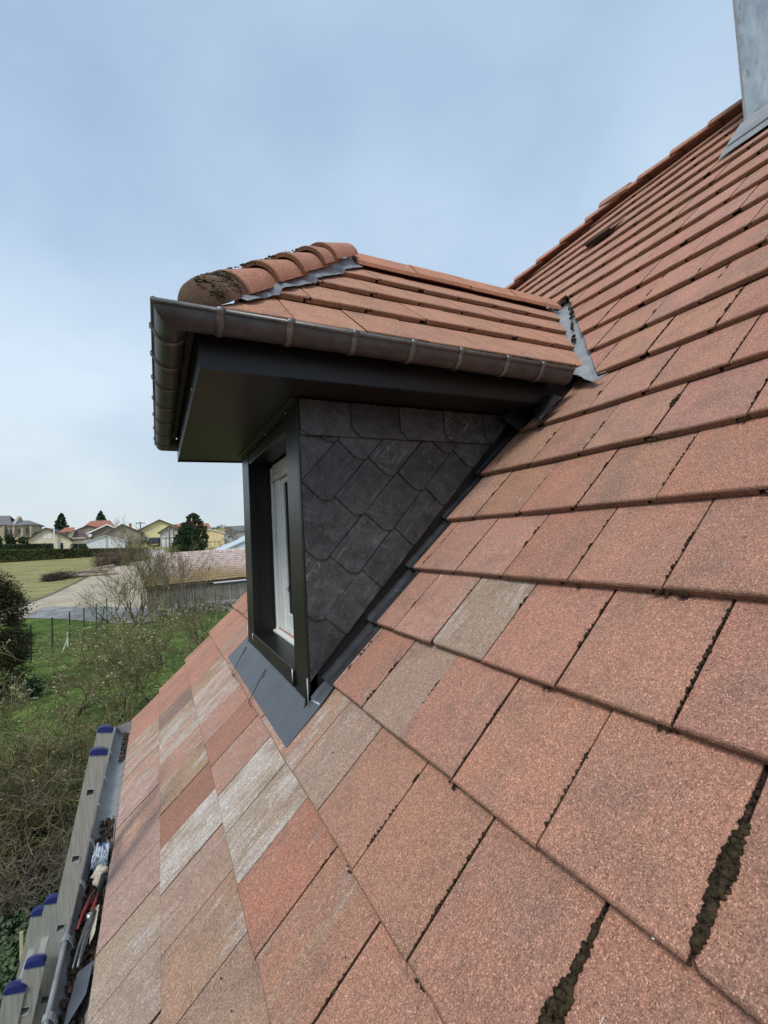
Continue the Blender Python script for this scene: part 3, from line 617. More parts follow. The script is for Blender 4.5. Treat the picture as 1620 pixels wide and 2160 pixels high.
# white window: frame, sash, glass, handle block, roller shutter
wf = MB(); X0 = .082; YS = OY0+OY1
def both(b, x0, x1, y0, y1, z0, z1): b.bb(x0, x1, y0, y1, z0, z1); b.bb(x0, x1, YS-y1, YS-y0, z0, z1)
both(wf, .092, .14, 2.70, 2.83, .030, 1.10)
wf.bb(.0925, .1395, YS-2.6995, 2.6995, .030, .072); wf.bb(X0-.012, X0+.05, OY0+.004, OY1-.004, .008, .0295)
wf.bb(X0-.034, X0-.0125, OY0+.004, OY1-.030, .004, .024)
wind = sub(bevel(wf.build('window_frame', 'white_pvc'), .003), dormer)
b = MB(); b.bb(.075, .100, 2.853, 2.903, .030, OZ1-.03); sub(bevel(b.build('shutter_guide', 'white_pvc'), .002), dormer)
b = MB(); b.bb(.075, .100, YS-2.903, YS-2.853, .030, OZ1-.03); sub(bevel(b.build('shutter_guide', 'white_pvc'), .002), dormer)
b = MB(); b.bb(.101, .112, 2.8305, 2.8525, .032, 1.10); b.bb(.101, .112, OY0+.05, 2.8305, 1.101, 1.12); sub(b.build('shutter_groove', 'dark_gasket'), dormer)
b = MB(); both(b, .1, .1385, 2.635, 2.697, .0745, 1.09); b.bb(.1002, .138, YS-2.6345, 2.6345, .0745, .160); b.bb(.1002, .138, YS-2.6345, 2.6345, 1.03, 1.09); b.bb(.1002, .138, YM-.045, YM+.045, .161, 1.029)
sub(bevel(b.build('window_sash', 'white_pvc'), .004), dormer)
b = MB(); b.bb(.124, .128, YS-2.636, 2.636, .158, 1.032); sub(b.build('window_pane', 'pane_glass'), dormer)
b = MB(); b.bb(.112, .1235, 2.6125, 2.6345, .161, 1.029); b.bb(.113, .1233, YM+.046, 2.612, .161, .170); sub(b.build('glazing_seal', 'dark_gasket'), dormer)
b = MB(); b.bb(.088, .099, 2.60, 2.66, .322, .350); sub(bevel(b.build('window_handle', 'white_pvc'), .004), dormer)
b = MB(); b.bb(.080, .0905, OY0+.032, OY1-.053, 1.103, OZ1-.012); sub(bevel(b.build('roller_shutter', 'shutter_slat'), .002), dormer)
b = MB(); b.bb(.068, .086, OY0+.032, OY1-.053, 1.064, 1.1015); b.bb(.062, .0675, OY1-.075, OY1-.058, 1.048, 1.078); sub(bevel(b.build('shutter_bottom_rail', 'shutter_slat'), .003), dormer)

# slate cladding on both cheeks
def clip2(poly, nx, nz, d):
    out = []
    for i in range(len(poly)):
        a, b_ = poly[i], poly[(i+1) % len(poly)]
        da, db = nx*a[0]+nz*a[1]-d, nx*b_[0]+nz*b_[1]-d
        if da <= 0: out.append(a)
        if (da < 0) != (db < 0) and abs(da-db) > 1e-12:
            t = da/(da-db); out.append((a[0]+(b_[0]-a[0])*t, a[1]+(b_[1]-a[1])*t, a[2]+(b_[2]-a[2])*t))
    return out
def slate_wall(yc, sgn):
    pls = []
    ux, uz = math.cos(R(46.5)), math.sin(R(46.5)); ex, ez = uz, -ux
    for j in range(-3, 7):
        for i in range(-6, 9):
            qx = .216+.1555*i-.190*j; qz = 1.02-.0755*i-.199*j
            qx += random.uniform(-.004, .004); qz += random.uniform(-.004, .004)
            LL = .44; off = .0075
            def pt(a, l, o): return (qx+ex*a+ux*l, qz+ez*a+uz*l, o)
            def oo(l): return .019-.0150*l/LL
            # corners: clip right, up the right side, top left, down left side, along the lower edge
            cx = .046
            poly = [(qx, qz, oo(0)), (qx+cx, qz, oo(.03))]
            a_r = cx*ex; l_r = cx*ux
            al = -(.1647-a_r-.0032); poly += [pt(a_r, LL, oo(LL)), pt(al, LL, oo(LL)), pt(al, random.uniform(-.002, .002), oo(0))]
            for c in ((-1, 0, .0665), (0, 1, 1.165), (1.0099, -1, -.073)): poly = clip2(poly, *c)
            if len(poly) >= 3: pls.append((poly, random.random()))
    # top course, horizontal
    for i in range(-1, 6):
        x0 = -.032+.2665*i; zt_ = random.uniform(-.003, .003); poly = [(x0, 1.124+zt_, .034), (x0+.264, 1.124+zt_, .026), (x0+.264, 1.31, .017), (x0-.0445, 1.31, .027), (x0-.0445, 1.164+zt_, .034)]
        for c in ((-1, 0, .0665), (0, 1, 1.292), (1.0099, -1, -.073)): poly = clip2(poly, *c)
        if len(poly) >= 3: pls.append((poly, random.random()))
    for poly, rv in pls:
        b = MB(); y0 = yc
        n = len(poly); vs = [(p[0], yc - sgn*p[2], p[1]) for p in poly]+[(p[0], yc - sgn*(p[2]-.0055), p[1]) for p in poly]
        b.add(vs, [tuple(range(n)), tuple(range(n, 2*n))[::-1]]+[(i, (i+1) % n, n+(i+1) % n, n+i) for i in range(n)])
        o = sub(b.build('slate', 'slate_scratched' if rv > .88 else ('slate_pale' if rv > .45 else 'slate')), dormer)
slate_wall(YN, 1)
b = MB(); b.prism([(XF+.05, YF, -.02), (XF+.05, YF, ZS), (1.26, YF, ZS)], (0, .012, 0)); sub(b.build('slate_cladding', 'slate'), dormer)
# slate hooks
for (x, z) in ((.035, .085), (.215, .265), (.408, .455), (.610, .665), (.775, .82), (.92, .985)):
    b = MB(); b.tube([(x, YN-.008, z+.02), (x+.004, YN-.016, z-.012), (x+.006, YN-.022, z-.012), (x+.007, YN-.022, z+.004)], .0016, 5); sub(b.build('slate_hook', 'wire'), dormer)

# soffit, fascias
b = MB(); b.prism([(FX+.004, FYN+.004, ZS+.001), (1.25, FYN+.004, ZS+.001), (1.25, YN+.05, ZS+.001), (XF+.05, YN+.05, ZS+.001), (XF+.05, YF-.05, ZS+.001), (1.25, YF-.05, ZS+.001), (1.25, FYF-.004, ZS+.001), (FX+.004, FYF-.004, ZS+.001)], (0, 0, .012))
sub(b.build('soffit', 'soffit_metal'), dormer)
FT = 1.465
b = MB(); b.prism([(FX, FYN, ZS-.010), (FX, FYN, FT), (1.43, FYN, FT), (1.40, FYN, ZS+.09), (1.285, FYN, ZS-.002)], (0, .003, 0)); b.bb(FX+.001, 1.27, FYN+.003, FYN+.018, ZS-.009, ZS-.007); sub(b.build('fascia', 'black_metal'), dormer)
b = MB(); b.prism([(FX, FYF, ZS-.010), (FX, FYF, FT), (1.43, FYF, FT), (1.285, FYF, ZS-.002)], (0, -.003, 0)); sub(b.build('fascia', 'black_metal'), dormer)
b = MB(); b.bb(FX-.002, FX+.001, FYN-.002, FYF+.002, ZS-.012, FT); sub(b.build('fascia', 'black_metal'), dormer)
for y in (1.72, 2.55, 3.16):
    b = MB(); b.tube([(FX-.001, y, ZS+.03), (FX-.008, y, ZS+.03)], .006, 8); sub(b.build('screw', 'screw'), dormer)

# dormer roof: near slope, front hip slope, far slope
ZE, mN = 1.500, 0.95
YE = 1.27
XE = -0.58
def plane_frame_near():
    return Frame((0, YE, ZE), (1, 0, 0), (0, 1, mN))
def plane_frame_far():
    return Frame((0, 2*YM-YE, ZE), (1, 0, 0), (0, -1, mN))
mF = 0.92
def plane_frame_front():
    return Frame((XE, 0, ZE), (0, 1, 0), (1, 0, mF))
AX = XE + (ZE+mN*(YM-YE)-ZE)/mF               # apex X
AP = Vector((AX, YM, ZE+mN*(YM-YE)))
GD = .352
def dormer_tiles():
    T = Tiles()
    cs = math.hypot(1, mN)
    sr = (YM-YE)*cs                            # slope length to ridge
    cf = math.hypot(1, mF); sfr = (AX-XE)*cf
    for fr in (plane_frame_near(), plane_frame_far()):
        # hip line in (a,t): from (XE,0) to (AX,sr); valley from main roof: a where the plane meets z=tan(P)x
        tP = math.tan(P)
        v0 = (ZE/tP, 0.0); v1 = (AP.z/tP, sr)
        ph = (0.0, .155, .005, .17)
        for c in range(4):
            t0 = c*GD*1.0
            for i in range(-4, 11):
                a0 = -.163+.306*i+ph[c] - .0
                cl = [(0, 1, sr-.01)]
                nh = (-(sr), (AX-XE)); cl.append((nh[0], nh[1], nh[0]*(XE+.125)))
                nv = (sr, -(v1[0]-v0[0])); cl.append((nv[0], nv[1], nv[0]*(v0[0]-.028)))
                if a0 > 2.7 or a0 < -1: continue
                cc = lerp((0.445, 0.226, 0.148), OCHRE, random.random()*.3); j = random.uniform(.95, 1.05)
                T.tile(fr, a0, t0+random.uniform(-.003, .003), .306, .42, (cc[0]*j, cc[1]*j, cc[2]*j, 0.03), cl, gauge=GD, flip=True, rot=random.uniform(-.004, .004), dh=random.uniform(-.002, .002))
    fr = plane_frame_front()
    for c in range(5):
        for i in range(-1, 8):
            a0 = YE+.29*i+(.15 if c % 2 else 0)
            cl = [(-(sfr), (YM-YE), -(sfr)*(YE+.09)), (sfr, (YM-YE), sfr*(2*YM-YE-.09))]
            cc = lerp((0.445, 0.226, 0.148), OCHRE, random.random()*.3)
            T.tile(fr, a0, c*.33, .29, .42, (*cc, .03), cl)
    return T.build('dormer_roof')
droof = H(dormer_tiles())
# underlay so that no gap shows sky
b = MB(); o_ = Vector((0, 0, -.045))
E0, E1, E2, E3 = Vector((XE+.08, YE+.08, ZE))+o_, Vector((1.45, YE+.08, ZE))+o_, Vector((AP.z/math.tan(P), YM, AP.z))+o_, AP+o_
b.add([E0, E1, E2, E3, Vector((E0.x, 2*YM-E0.y, E0.z)), Vector((E1.x, 2*YM-E1.y, E1.z))], [(0, 1, 2, 3), (0, 3, 4), (4, 3, 2, 5)]); sub(b.build('underlay', 'dark_gasket'), droof)
# angular ridge caps
for i in range(5):
    x0 = AX-.02+.46*i; x1 = min(x0+.475, 2.55)
    if x0 > 2.3: break
    wd = .135; hh = .012+.004*(i % 2)
    pr = [(0, hh+.018), (.03, hh+.012), (wd, hh+.012-mN*(wd-.01)), (wd-.006, hh-.012-mN*(wd-.01)), (0, hh-.012)]
    poly = [(y, z) for y, z in pr] + [(-y, z) for y, z in pr[::-1][1:-1]]
    poly = [(pr[0][0], pr[0][1])]+pr[1:4]+[(0, hh-.010)]+[(-y, z) for y, z in pr[3:0:-1]]
    fr_ = lambda x, y, z: Vector((x, YM+y, AP.z+z))
    vs = [fr_(x0, y, z) for y, z in poly]+[fr_(x1, y, z) for y, z in poly]; n = len(poly)
    fs = [tuple(range(n)), tuple(range(n, 2*n))[::-1]]+[(k, (k+1) % n, n+(k+1) % n, n+k) for k in range(n)]
    o = tile_obj('ridge_tile', vs, fs, (.46, .22, .14, .02), droof, (Vector((x0+.01, 0, 0)), Vector((1, 0, 0))))
    for p in o.data.polygons: p.use_smooth = False
# barrel hip tiles with open lower rims, near hip and far hip
def hip_row(sgn):
    A = Vector((XE+.05, YM-sgn*(YM-YE-.05), ZE+.05*mN)); D = (AP-A); Ln = D.length; D.normalize()
    up = Vector((0, 0, 1)); up = (up-D*up.dot(D)).normalized()
    ts = [.055, .20, .485, .775, 1.07, 1.27]
    for i, t in enumerate(ts):
        P0 = A+D*t+up*(-.052+.058*t/1.3)
        c = lerp((0.43, 0.205, 0.132), BROWN, random.random()*.5)
        if i == 0: c = lerp(c, (0.085, 0.058, 0.046), .85)
        vs, fs = cap_tile(P0, D, up, (ts[i+1]-t+.10) if i < 5 else .48, .110, .086, .018, arc=178, seg=16, dome=(i == 0))
        tile_obj('hip_tile', vs, fs, (*c, .06), droof, (P0+D*.004, D))
    return A, D, up
hA_, hD_, hU_ = hip_row(1)
hip_row(-1)
# crumpled lead strip between the hip tiles and the cut courses
def hip_lead(sgn):
    b = MB(); rows = []
    fr = plane_frame_near(); cs = math.hypot(1, mN); sr = (YM-YE)*cs; n = 70
    for i in range(n+1):
        q = i/n; t = .11+q*(sr-.25); a = XE+(AX-XE)*t/sr
        h0 = 0.006 - ((t % GD)/GD)*.026
        wv = .013*noise.noise(Vector((q*14, 0, 0)))+.006*noise.noise(Vector((q*37, 4, 0)))
        row = []
        for j, (da, dh) in enumerate(((.05, .040), (.085, .026), (.112, .016+wv*.8), (.138+wv, .014+wv), (.166+1.6*wv, .009+.9*wv))):
            p = fr.p(a+da, t, h0+dh+.004*noise.noise(Vector((q*40, j, 3))))
            if sgn < 0: p.y = 2*YM-p.y
            row.append(p)
        rows.append(row)
    b.grid(rows); o = sub(b.build('hip_flashing', 'lead', smooth=True), droof); return o
hip_lead(1); hip_lead(-1)
# moss on the hip tiles
def green(t, side, r, n=1):
    b = MB(); D = hD_
    sd = D.cross(hU_)
    base = hA_+D*t
    for q in range(n):
        a = R(90+side+random.uniform(-16, 16)); d = D*random.uniform(-.06, .06)
        rr = .105; lf = -.052+.0446*max(0, t)
        b.blob(base+d+hU_*(rr*math.sin(a)+lf)+sd*rr*math.cos(a), r*random.uniform(.35, .8), 2, .5, 60, (1.2, 1.2, .5))
    sub(b.build('moss_tuft', 'green_moss', smooth=True, kind='stuff'), droof)
for t, side, r, n in ((.10, -10, .009, 34), (.05, -25, .009, 30), (.02, -60, .008, 22), (.13, -55, .009, 26), (.16, -20, .009, 26), (.14, 0, .011, 26), (.12, -30, .010, 22), (.06, -48, .010, 22), (.10, -62, .010, 14), (.17, -40, .009, 18), (.24, -6, .009, 20), (.44, 4, .009, 18), (.56, 2, .008, 14), (.72, 5, .009, 14), (.86, 2, .007, 10), (1.04, 10, .008, 8), (.18, 14, .011, 18), (.33, 8, .009, 12)):
    green(t, side, r, n)

# dormer gutter: half round, mitred at the front corners, with bead and straps
GR = .0565; GZ = 1.452
GXo, GYo = -.662, 1.200                      # bead lines
def gutter_profile(n=12):                    # (outward offset from the wall side, height) from bead to the back
    return [(GR*math.cos(R(a)), -GR*math.sin(R(a))*1.08) for a in [180*i/n for i in range(n+1)]]+[(-GR-.004, .012), (-GR-.029, .016)]
def gutter_ring(base, outdir, prof, th=0):
    return [Vector(base)+Vector(outdir)*(o*(1 if th == 0 else (GR-th)/GR)) + Vector((0, 0, z*(1 if th == 0 else (GR-th)/GR))) for o, z in prof]
gx, gy = GXo+GR, GYo+GR; gyf = 2*YM-gy
ends = [((1.262, gy, GZ-.014), (0, -1, 0)), ((gx, gy, GZ), (-1, -1, 0)), ((gx, gyf, GZ), (-1, 1, 0)), ((1.262, gyf, GZ-.014), (0, 1, 0))]
b = MB(); pr = gutter_profile()
for (a, oa), (c, oc) in zip(ends, ends[1:]):
    for th in (0, .0025): b.grid([gutter_ring(a, oa, pr, th), gutter_ring(c, oc, pr, th)])
for e, d in (ends[0], ends[3]):
    ring = gutter_ring(e, d, pr); b.add(ring, [tuple(range(len(ring)))])
gut = H(b.build('dormer_gutter', 'gutter_zinc', smooth=True)); gut.modifiers.new('e', 'EDGE_SPLIT').split_angle = R(50)
b = MB(); bd = .0095
pts = [Vector((1.262, GYo, GZ-.014)), Vector((GXo, GYo, GZ+.001)), Vector((GXo, 2*YM-GYo, GZ+.001)), Vector((1.262, 2*YM-GYo, GZ-.014))]
for p0, p1 in zip(pts, pts[1:]):
    d = (p1-p0).normalized(); b.tube([p0-d*bd*.8*(p0 is not pts[0]), p1+d*bd*.8*(p1 is not pts[-1])], bd, 12)
sub(b.build('gutter_bead', 'bead_zinc', smooth=True), gut)
def strap(base, out, along):
    b = MB(); out = Vector(out); along = Vector(along); base = Vector(base)
    rows = []
    prof = [(GR+.016, .006), (GR+.0105, .0125), (GR-.008, .012), ] 
    arc = [((GR+.0035)*math.cos(R(a)), -(GR+.0035)*math.sin(R(a))*1.08) for a in range(0, 181, 12)]
    path = [(GR-.012, .013), (GR+.002, .0145), (GR+.0135, .008), (GR+.0125, -.006)]+[(o, z) for o, z in arc[1:]]
    w2 = .013
    outer = [base+out*o+Vector((0, 0, z)) for o, z in path]
    cen = base+Vector((0, 0, .0))
    inner = [base+out*(o*.965)+Vector((0, 0, z*.965)) for o, z in path]
    for off in (-w2, w2): rows.append([p+along*off for p in outer])
    mid = [p+(p-cen).normalized()*.0022 for p in outer]
    b.grid([[p-along*w2 for p in inner], [p-along*w2 for p in outer], mid, [p+along*w2 for p in outer], [p+along*w2 for p in inner]])
    return sub(b.build('gutter_bracket', 'bead_zinc', smooth=True), gut)
for x in (-.452, -.205, .055, .32, .565, .83, 1.05):
    strap((x, gy, GZ-.014*(x-gx)/(1.262-gx)), (0, -1, 0), (1, 0, 0)); strap((x, gyf, GZ-.014*(x-gx)/(1.262-gx)), (0, 1, 0), (1, 0, 0))
for y in (1.40, 1.67, 1.97, 2.31, 2.66, 3.02, 3.36): strap((gx, y, GZ), (-1, 0, 0), (0, 1, 0))

# valley zinc between dormer roof and main roof
def valley(sgn):
    b = MB(); rows = []; n = 24
    tP = math.tan(P); frn = plane_frame_near(); cs = math.hypot(1, mN)
    for i in range(n+1):
        q = -0.06+1.03*i/n; y = YE+(YM-YE)*q; z = ZE+mN*(y-YE); c = Vector((z/tP, y, z-.020))
        lx = .135 if q > .05 else .135
        crump = .006*noise.noise(Vector((i*1.3, 0, 0)))
        m_out = c + Vector((0, -lx*1.0, 0)); m_mid = c + Vector((0, -lx*.45, 0.0))
        d_out = c + Vector((-lx*.8, 0, 0)) + Vector((0, 0, 0.0)); d_mid = c+Vector((-lx*.4, 0, 0))
        row = [m_out+MAIN.N*(-.030+crump*.3), m_mid+MAIN.N*(-.026), c+Vector((0, 0, -.026+crump)), d_mid+frn.N*(-.024), d_out+frn.N*(-.028+crump*.3)]
        if q < 0.03:                          # pointed lower tongue lying on the tiles
            kf = (0.03-q)/.13
            row = [p.lerp(c+MAIN.N*.012+MAIN.S*(-.02), .55*kf) + MAIN.N*.022*kf for p in row]
        if sgn < 0: row = [Vector((p.x, 2*YM-p.y, p.z)) for p in row]
        rows.append(row)
    b.grid(rows); o = b.build('valley_flashing', 'zinc', smooth=True); so_ = o.modifiers.new('t', 'SOLIDIFY'); so_.thickness = .002
    return sub(o, droof)
valley(1); valley(-1)
# lead apron tongue at the valley foot
foot = atY(1231, 770, 1.24)
b = MB()
def onmain(x, y, h):
    v = ray(x, y); n = MAIN.N; t = (h-n.dot(CAM))/n.dot(v); return CAM+v*t
tp = [onmain(1206, 790, .050), onmain(1213, 778, .055), onmain(1232, 770, .045), onmain(1246, 775, .026), onmain(1262, 795, .014), onmain(1284, 787, .012), onmain(1252, 806, .010), onmain(1233, 800, .022), onmain(1222, 792, .045)]
b.add(tp, [(0, 1, 8), (1, 2, 8), (2, 7, 8), (2, 3, 7), (3, 6, 7), (3, 4, 6), (4, 5, 6)])
o = b.build('valley_tongue', 'zinc', smooth=False); o.modifiers.new('t', 'SOLIDIFY').thickness = .002; sub(o, droof)
b = MB()
for (x, y, n) in ((1203, 645, 10), (1206, 662, 14), (1208, 690, 8), (1211, 714, 10)):
    for q in range(n): b.blob(onmain(x+random.uniform(-3, 3), y+random.uniform(-9, 9), -.012), random.uniform(.004, .013), 2, .6, 40)
sub(b.build('valley_debris', 'moss', smooth=True, kind='stuff'), droof)

# side flashing: one folded soaker per course beside the near cheek
sidef = None
for r in range(0, 6):
    a0, a1 = CUT[r]+.004, YN-.004
    s0, s1 = r*G, (r+1)*G+.05
    if r == 5: a1 = a0+.028; s1 = s0+.30
    b = MB(); h0, h1 = -.001, -.034
    prof = [(a0-.02, -.006), (a0+.004, .004), (a0+.012, .003), (a1-.022, -.010), (a1-.012, .010), (a1, .016)]
    if r == 5: prof = [(a0-.05, .004), (a0+.002, .006), (a0+.024, .07), (a0+.03, .11)]
    rows = []
    for (s, dh) in ((s0+.002, 0), (s0+.004, 0), (s1, h1)):
        rows.append([MAIN.p(a, s, h+dh) for a, h in prof])
    b.grid(rows)
    # folded end block at the nose
    if r < 5:
        blk = [MAIN.p(a, s0+.002, h) for a, h in prof]; low = [MAIN.p(a, s0+.004, -.028) for a, h in prof]
        b.grid([blk, low])
    o = b.build('side_flashing', 'black_zinc'); o.modifiers.new('t', 'SOLIDIFY').thickness = .0025; H(o)
# vertical upstand against the cheek, under the slates
b = MB(); b.prism([MAIN.p(YN-.001, -.28, -.02), MAIN.p(YN-.001, 5.7*G, -.02), MAIN.p(YN-.001, 5.7*G, .075), MAIN.p(YN-.001, -.02, .075), MAIN.p(YN-.001, -.14, -.005)], (0, .006, 0)); H(b.build('cheek_upstand', 'black_metal'))
# curved flap of zinc by the fascia end
b = MB(); fl = [onmain(1134, 890, .03), onmain(1124, 868, .045), onmain(1124, 852, .06), onmain(1136, 838, .075), onmain(1170, 833, .08), onmain(1186, 838, .045)]
b.prism(fl, tuple(MAIN.N*.002)); H(b.build('flashing_flap', 'black_zinc'))

# apron below the window with wire hooks and solder
b = MB(); sA, sB = -.300, -.095
def ap(a, s, dh=0): return MAIN.p(a, s, .0035-(s-sA)*.065+dh)
rows = []
for i in range(25):
    a = 1.515+(3.285-1.515)*i/24
    wv = .0015*noise.noise(Vector((a*3, 0, 0)))
    rows.append([ap(a, sA-.002, -.006+wv), ap(a, sA, wv), ap(a, (sA+sB)/2, wv*1.5), ap(a, sB, 0)])
b.grid(rows); apron = b.build('apron_flashing', 'apron_metal', smooth=False); apron.modifiers.new('t', 'SOLIDIFY').thickness = .0018; H(apron)
b = MB(); b.grid([[ap(1.512, sB, .001), ap(1.60, sB, .001), MAIN.p(YN-.006, sB, .0)], [MAIN.p(1.512, -.06, -.010), MAIN.p(1.60, -.06, -.010), MAIN.p(YN-.006, -.06, 0)], [MAIN.p(1.542, .08, -.022), MAIN.p(1.60, .08, -.022), MAIN.p(YN-.006, .08, -.02)]])
o = b.build('corner_flashing', 'apron_metal'); o.modifiers.new('t', 'SOLIDIFY').thickness = .0018; H(o)
for a in (2.86, 2.22):                        # hooks: sprung wire with a looped head
    b = MB(); c = .006
    pts = [ap(a-.055, sA-.035, -.004), ap(a-.02, sA-.036, .004), ap(a+.002, sA-.030, .010), ap(a+.004, sA+.02, .022), ap(a, sA+.09, .045), ap(a-.006, sA+.13, .058), ap(a-.002, sA+.147, .062), ap(a-.014, sA+.153, .062), ap(a-.024, sA+.143, .058), ap(a-.020, sA+.105, .046)]
    b.tube(pts, .0022, 6); sub(b.build('wire_hook', 'wire', smooth=True), apron)
def strip(p, q, wv, r=.004):
    sol = MB(); sol.tube([Vector(p), (Vector(p)+Vector(q))/2+Vector((.001, 0, 0)), Vector(q)], [r*.8, r, r*.7], 6); H(sol.build('solder_seam', 'solder', smooth=True))
strip((XF-.001, YN-.002, .018), (XF-.002, YN-.003, -.108), 1, .0032)
strip(ap(1.612, sB-.006, .003), ap(1.522, sB+.004, .003), 1, .006)
strip((XF-.013, OY0+.004, OZ0), (XF-.013, OY0+.004, OZ0-.062), 1, .004)
strip((XF-.013, OY1-.003, OZ0), (XF-.013, OY1-.003, OZ0-.055), 1, .0025)
strip((XF-.002, YF+.016, .03), (XF-.002, YF+.02, -.10), 1, .0025)
strip(ap(3.14, sB, .003), ap(3.18, sB-.02, .003), 1, .005)


# chimney clad in zinc on the upper slope
CX, CY1 = 3.79, 1.464
b = MB(); b.bb(CX, CX+.9, .62, CY1, CX*math.tan(P)-.0, 6.4)
chim = H(bevel(b.build('chimney', 'chimney_zinc'), .006))
b = MB(); b.bb(CX-.006, CX+.9, CY1-.012, CY1+.004, CX*math.tan(P)+.02, 6.4); b.bb(CX-.004, CX-.001, .62, CY1-.013, CX*math.tan(P)+.0, CX*math.tan(P)+.012); sub(b.build('standing_seam', 'zinc'), chim)
b = MB(); b.bb(CX-.012, CX+.0, 1.36, 1.385, CX*math.tan(P)+.022, CX*math.tan(P)+.05); sub(b.build('clip', 'zinc'), chim)
b = MB(); b.bb(CX+.001, CX+.05, .64, CY1-.02, CX*math.tan(P)-.12, CX*math.tan(P)+.001); sub(b.build('chimney_skirt', 'zinc'), chim)
s0 = 14.50*G
b = MB(); rows = []
for (s, h) in ((s0, .008), (s0+.02, .012), (s0+.16, .020), (s0+.30, .030), (16.2*G, .04), (16.35*G, .03)):
    rows.append([MAIN.p(.30, s, h), MAIN.p(1.40, s, h), MAIN.p(1.475+(.0 if s < s0+.1 else -.004), s, h-.004)])
b.grid(rows); o = b.build('chimney_flashing', 'zinc'); o.modifiers.new('t', 'SOLIDIFY').thickness = .004; sub(o, chim)
b = MB(); b.tube([MAIN.p(.30, s0+.13, .026), MAIN.p(1.44, s0+.13, .026)], .006, 6); b.bb(0, .001, 0, .001, 8, 8.001) if False else None; sub(b.build('flashing_fold', 'zinc', smooth=True), chim)

# eaves gutter of the main roof
EX, EZ = -1.054, -0.975                       # bead line
eg = MB(); gyA, gyB = -2.2, 4.55
def eprof(th): 
    r = .066-th; cx = EX+.066
    return [(cx-r*math.cos(R(a)), EZ-r*1.25*math.sin(R(a))) for a in range(0, 181, 12)]+[(cx+r, EZ+.03)]
for th in (0, .002): eg.grid([[Vector((x, gyA, z-.02)) for x, z in eprof(th)], [Vector((x, gyB, z)) for x, z in eprof(th)]])
ring = [Vector((x, gyB, z)) for x, z in eprof(0)]; eg.add(ring+[Vector((x, gyB+.004, z)) for x, z in eprof(0)], [tuple(range(len(ring))), tuple(range(len(ring), 2*len(ring)))])
egut = H(eg.build('eaves_gutter', 'zinc', smooth=True)); egut.modifiers.new('e', 'EDGE_SPLIT').split_angle = R(50)
b = MB(); b.tube([(EX, gyA, EZ-.02), (EX, gyB, EZ)], .0105, 10); sub(b.build('gutter_bead', 'zinc', smooth=True), egut)
for y in (3.95, 3.5, 3.12, 2.72, 2.36, 2.0, 1.64):
    b = MB(); z = EZ-.02*(gyB-y)/6.75
    b.grid([[Vector((EX+dx, y+dy, z+dz)) for dx, dz in ((-.016, -.008), (-.014, .008), (0, .0145), (.014, .010), (.024, -.004), (.03, -.03))] for dy in (-.014, .014)])
    o = b.build('gutter_bracket', 'zinc'); o.modifiers.new('t', 'SOLIDIFY').thickness = .003; sub(o, egut)
b = MB(); b.bb(-.925, -.90, -4.6, 4.28, -1.18, -.985); H(b.build('eaves_board', 'pole_wood'))

# moss in the tile joints
mb = MB()
def joint(k, r, t0, t1, wmax, n=None, prob=1.0, sq=.55):
    n = n or int((t1-t0)/.010)
    for i in range(n):
        if random.random() > prob: continue
        q = i/max(1, n-1); s = r*G+t0+(t1-t0)*q
        env = .70*wmax*(.30+.70*math.sin(math.pi*min(1, max(0, q*.9+.08)))**1.3)
        m = 1 if wmax < .008 else int(3+env*420)
        for z in range(m):
            u_ = random.uniform(-1, 1); rr = random.uniform(.0026, .0052) if wmax < .008 else random.uniform(.0032, .0075)
            hh = (1-u_*u_)*env*.62
            mb.blob(MAIN.p(k*W+.002+u_*env*.85, s+random.uniform(-.006, .006), -(s-r*G)*.09+hh), rr, 2 if rr > .005 else 1, .5, 120, (1, 1, .8))
joint(0.0, 0, .03, .10, .0105, 12); joint(0.0, 0, .07, .225, .0175, 24); joint(0.0, 0, .20, .31, .005, 22, .9); joint(0.0, 0, .01, .05, .006, 8)
joint(0.5, -1, .0, .12, .0125, 14); joint(0.5, -1, .10, .215, .025, 18); joint(.5, -1, .20, .29, .0085, 14); joint(.5, -1, .27, .325, .0045, 12)
joint(0.5, 1, .02, .30, .006, 40, .75); joint(2, 0, .16, .26, .007, 14); joint(1, 0, .03, .20, .004, 26, .7); joint(1.5, -1, .03, .30, .004, 30, .55)
joint(2.5, -1, .02, .28, .003, 24, .35); joint(1.5, -1, .2, .3, .005, 8, .8); joint(0, 2, .05, .1, .012, 6); joint(1, 2, .04, .09, .007, 5)
joint(2.5, 5, .03, .31, .0065, 40, .75); joint(2.0, 4, .18, .24, .012, 8); joint(3, 6, .05, .30, .006, 30, .6); joint(2.0, 6, .03, .3, .004, 30, .5); joint(3, 4, .02, .17, .007, 18, .8)
joint(4, 6, .05, .3, .006, 24, .7); joint(1.5, 5, .02, .3, .003, 26, .4); joint(2.5, 3, .02, .3, .003, 26, .4); joint(1.5, 3, .02, .3, .003, 26, .4); joint(1, 4, .05, .3, .004, 22, .5)
for (k, r, wv) in ((.55, 1, .010), (1.62, 1, .006), (1.02, 2, .010), (.86, 2, .013), (1.9, 2, .006), (2.05, 0, .007), (2.6, -1, .005), (1.35, -1, .009), (.9, 3, .005), (1.03, 4, .006), (2.0, 4, .006)):
    for q in range(5): mb.blob(MAIN.p(k*W+random.uniform(-.02, .02), r*G+random.uniform(-.012, .006), -.018), wv*random.uniform(.4, .9), 1, .5, 90)
for r in range(-3, 9):
    for i in range(0, 6):
        k = i+(0 if r % 2 == 0 else .5)
        if r < 0 and k > 3: continue
        for z in range(random.randint(1, 4)):
            ta = random.uniform(.02, .28); joint(k, r, ta, ta+random.uniform(.01, .05), random.uniform(.003, .0065), random.randint(3, 8), .8)
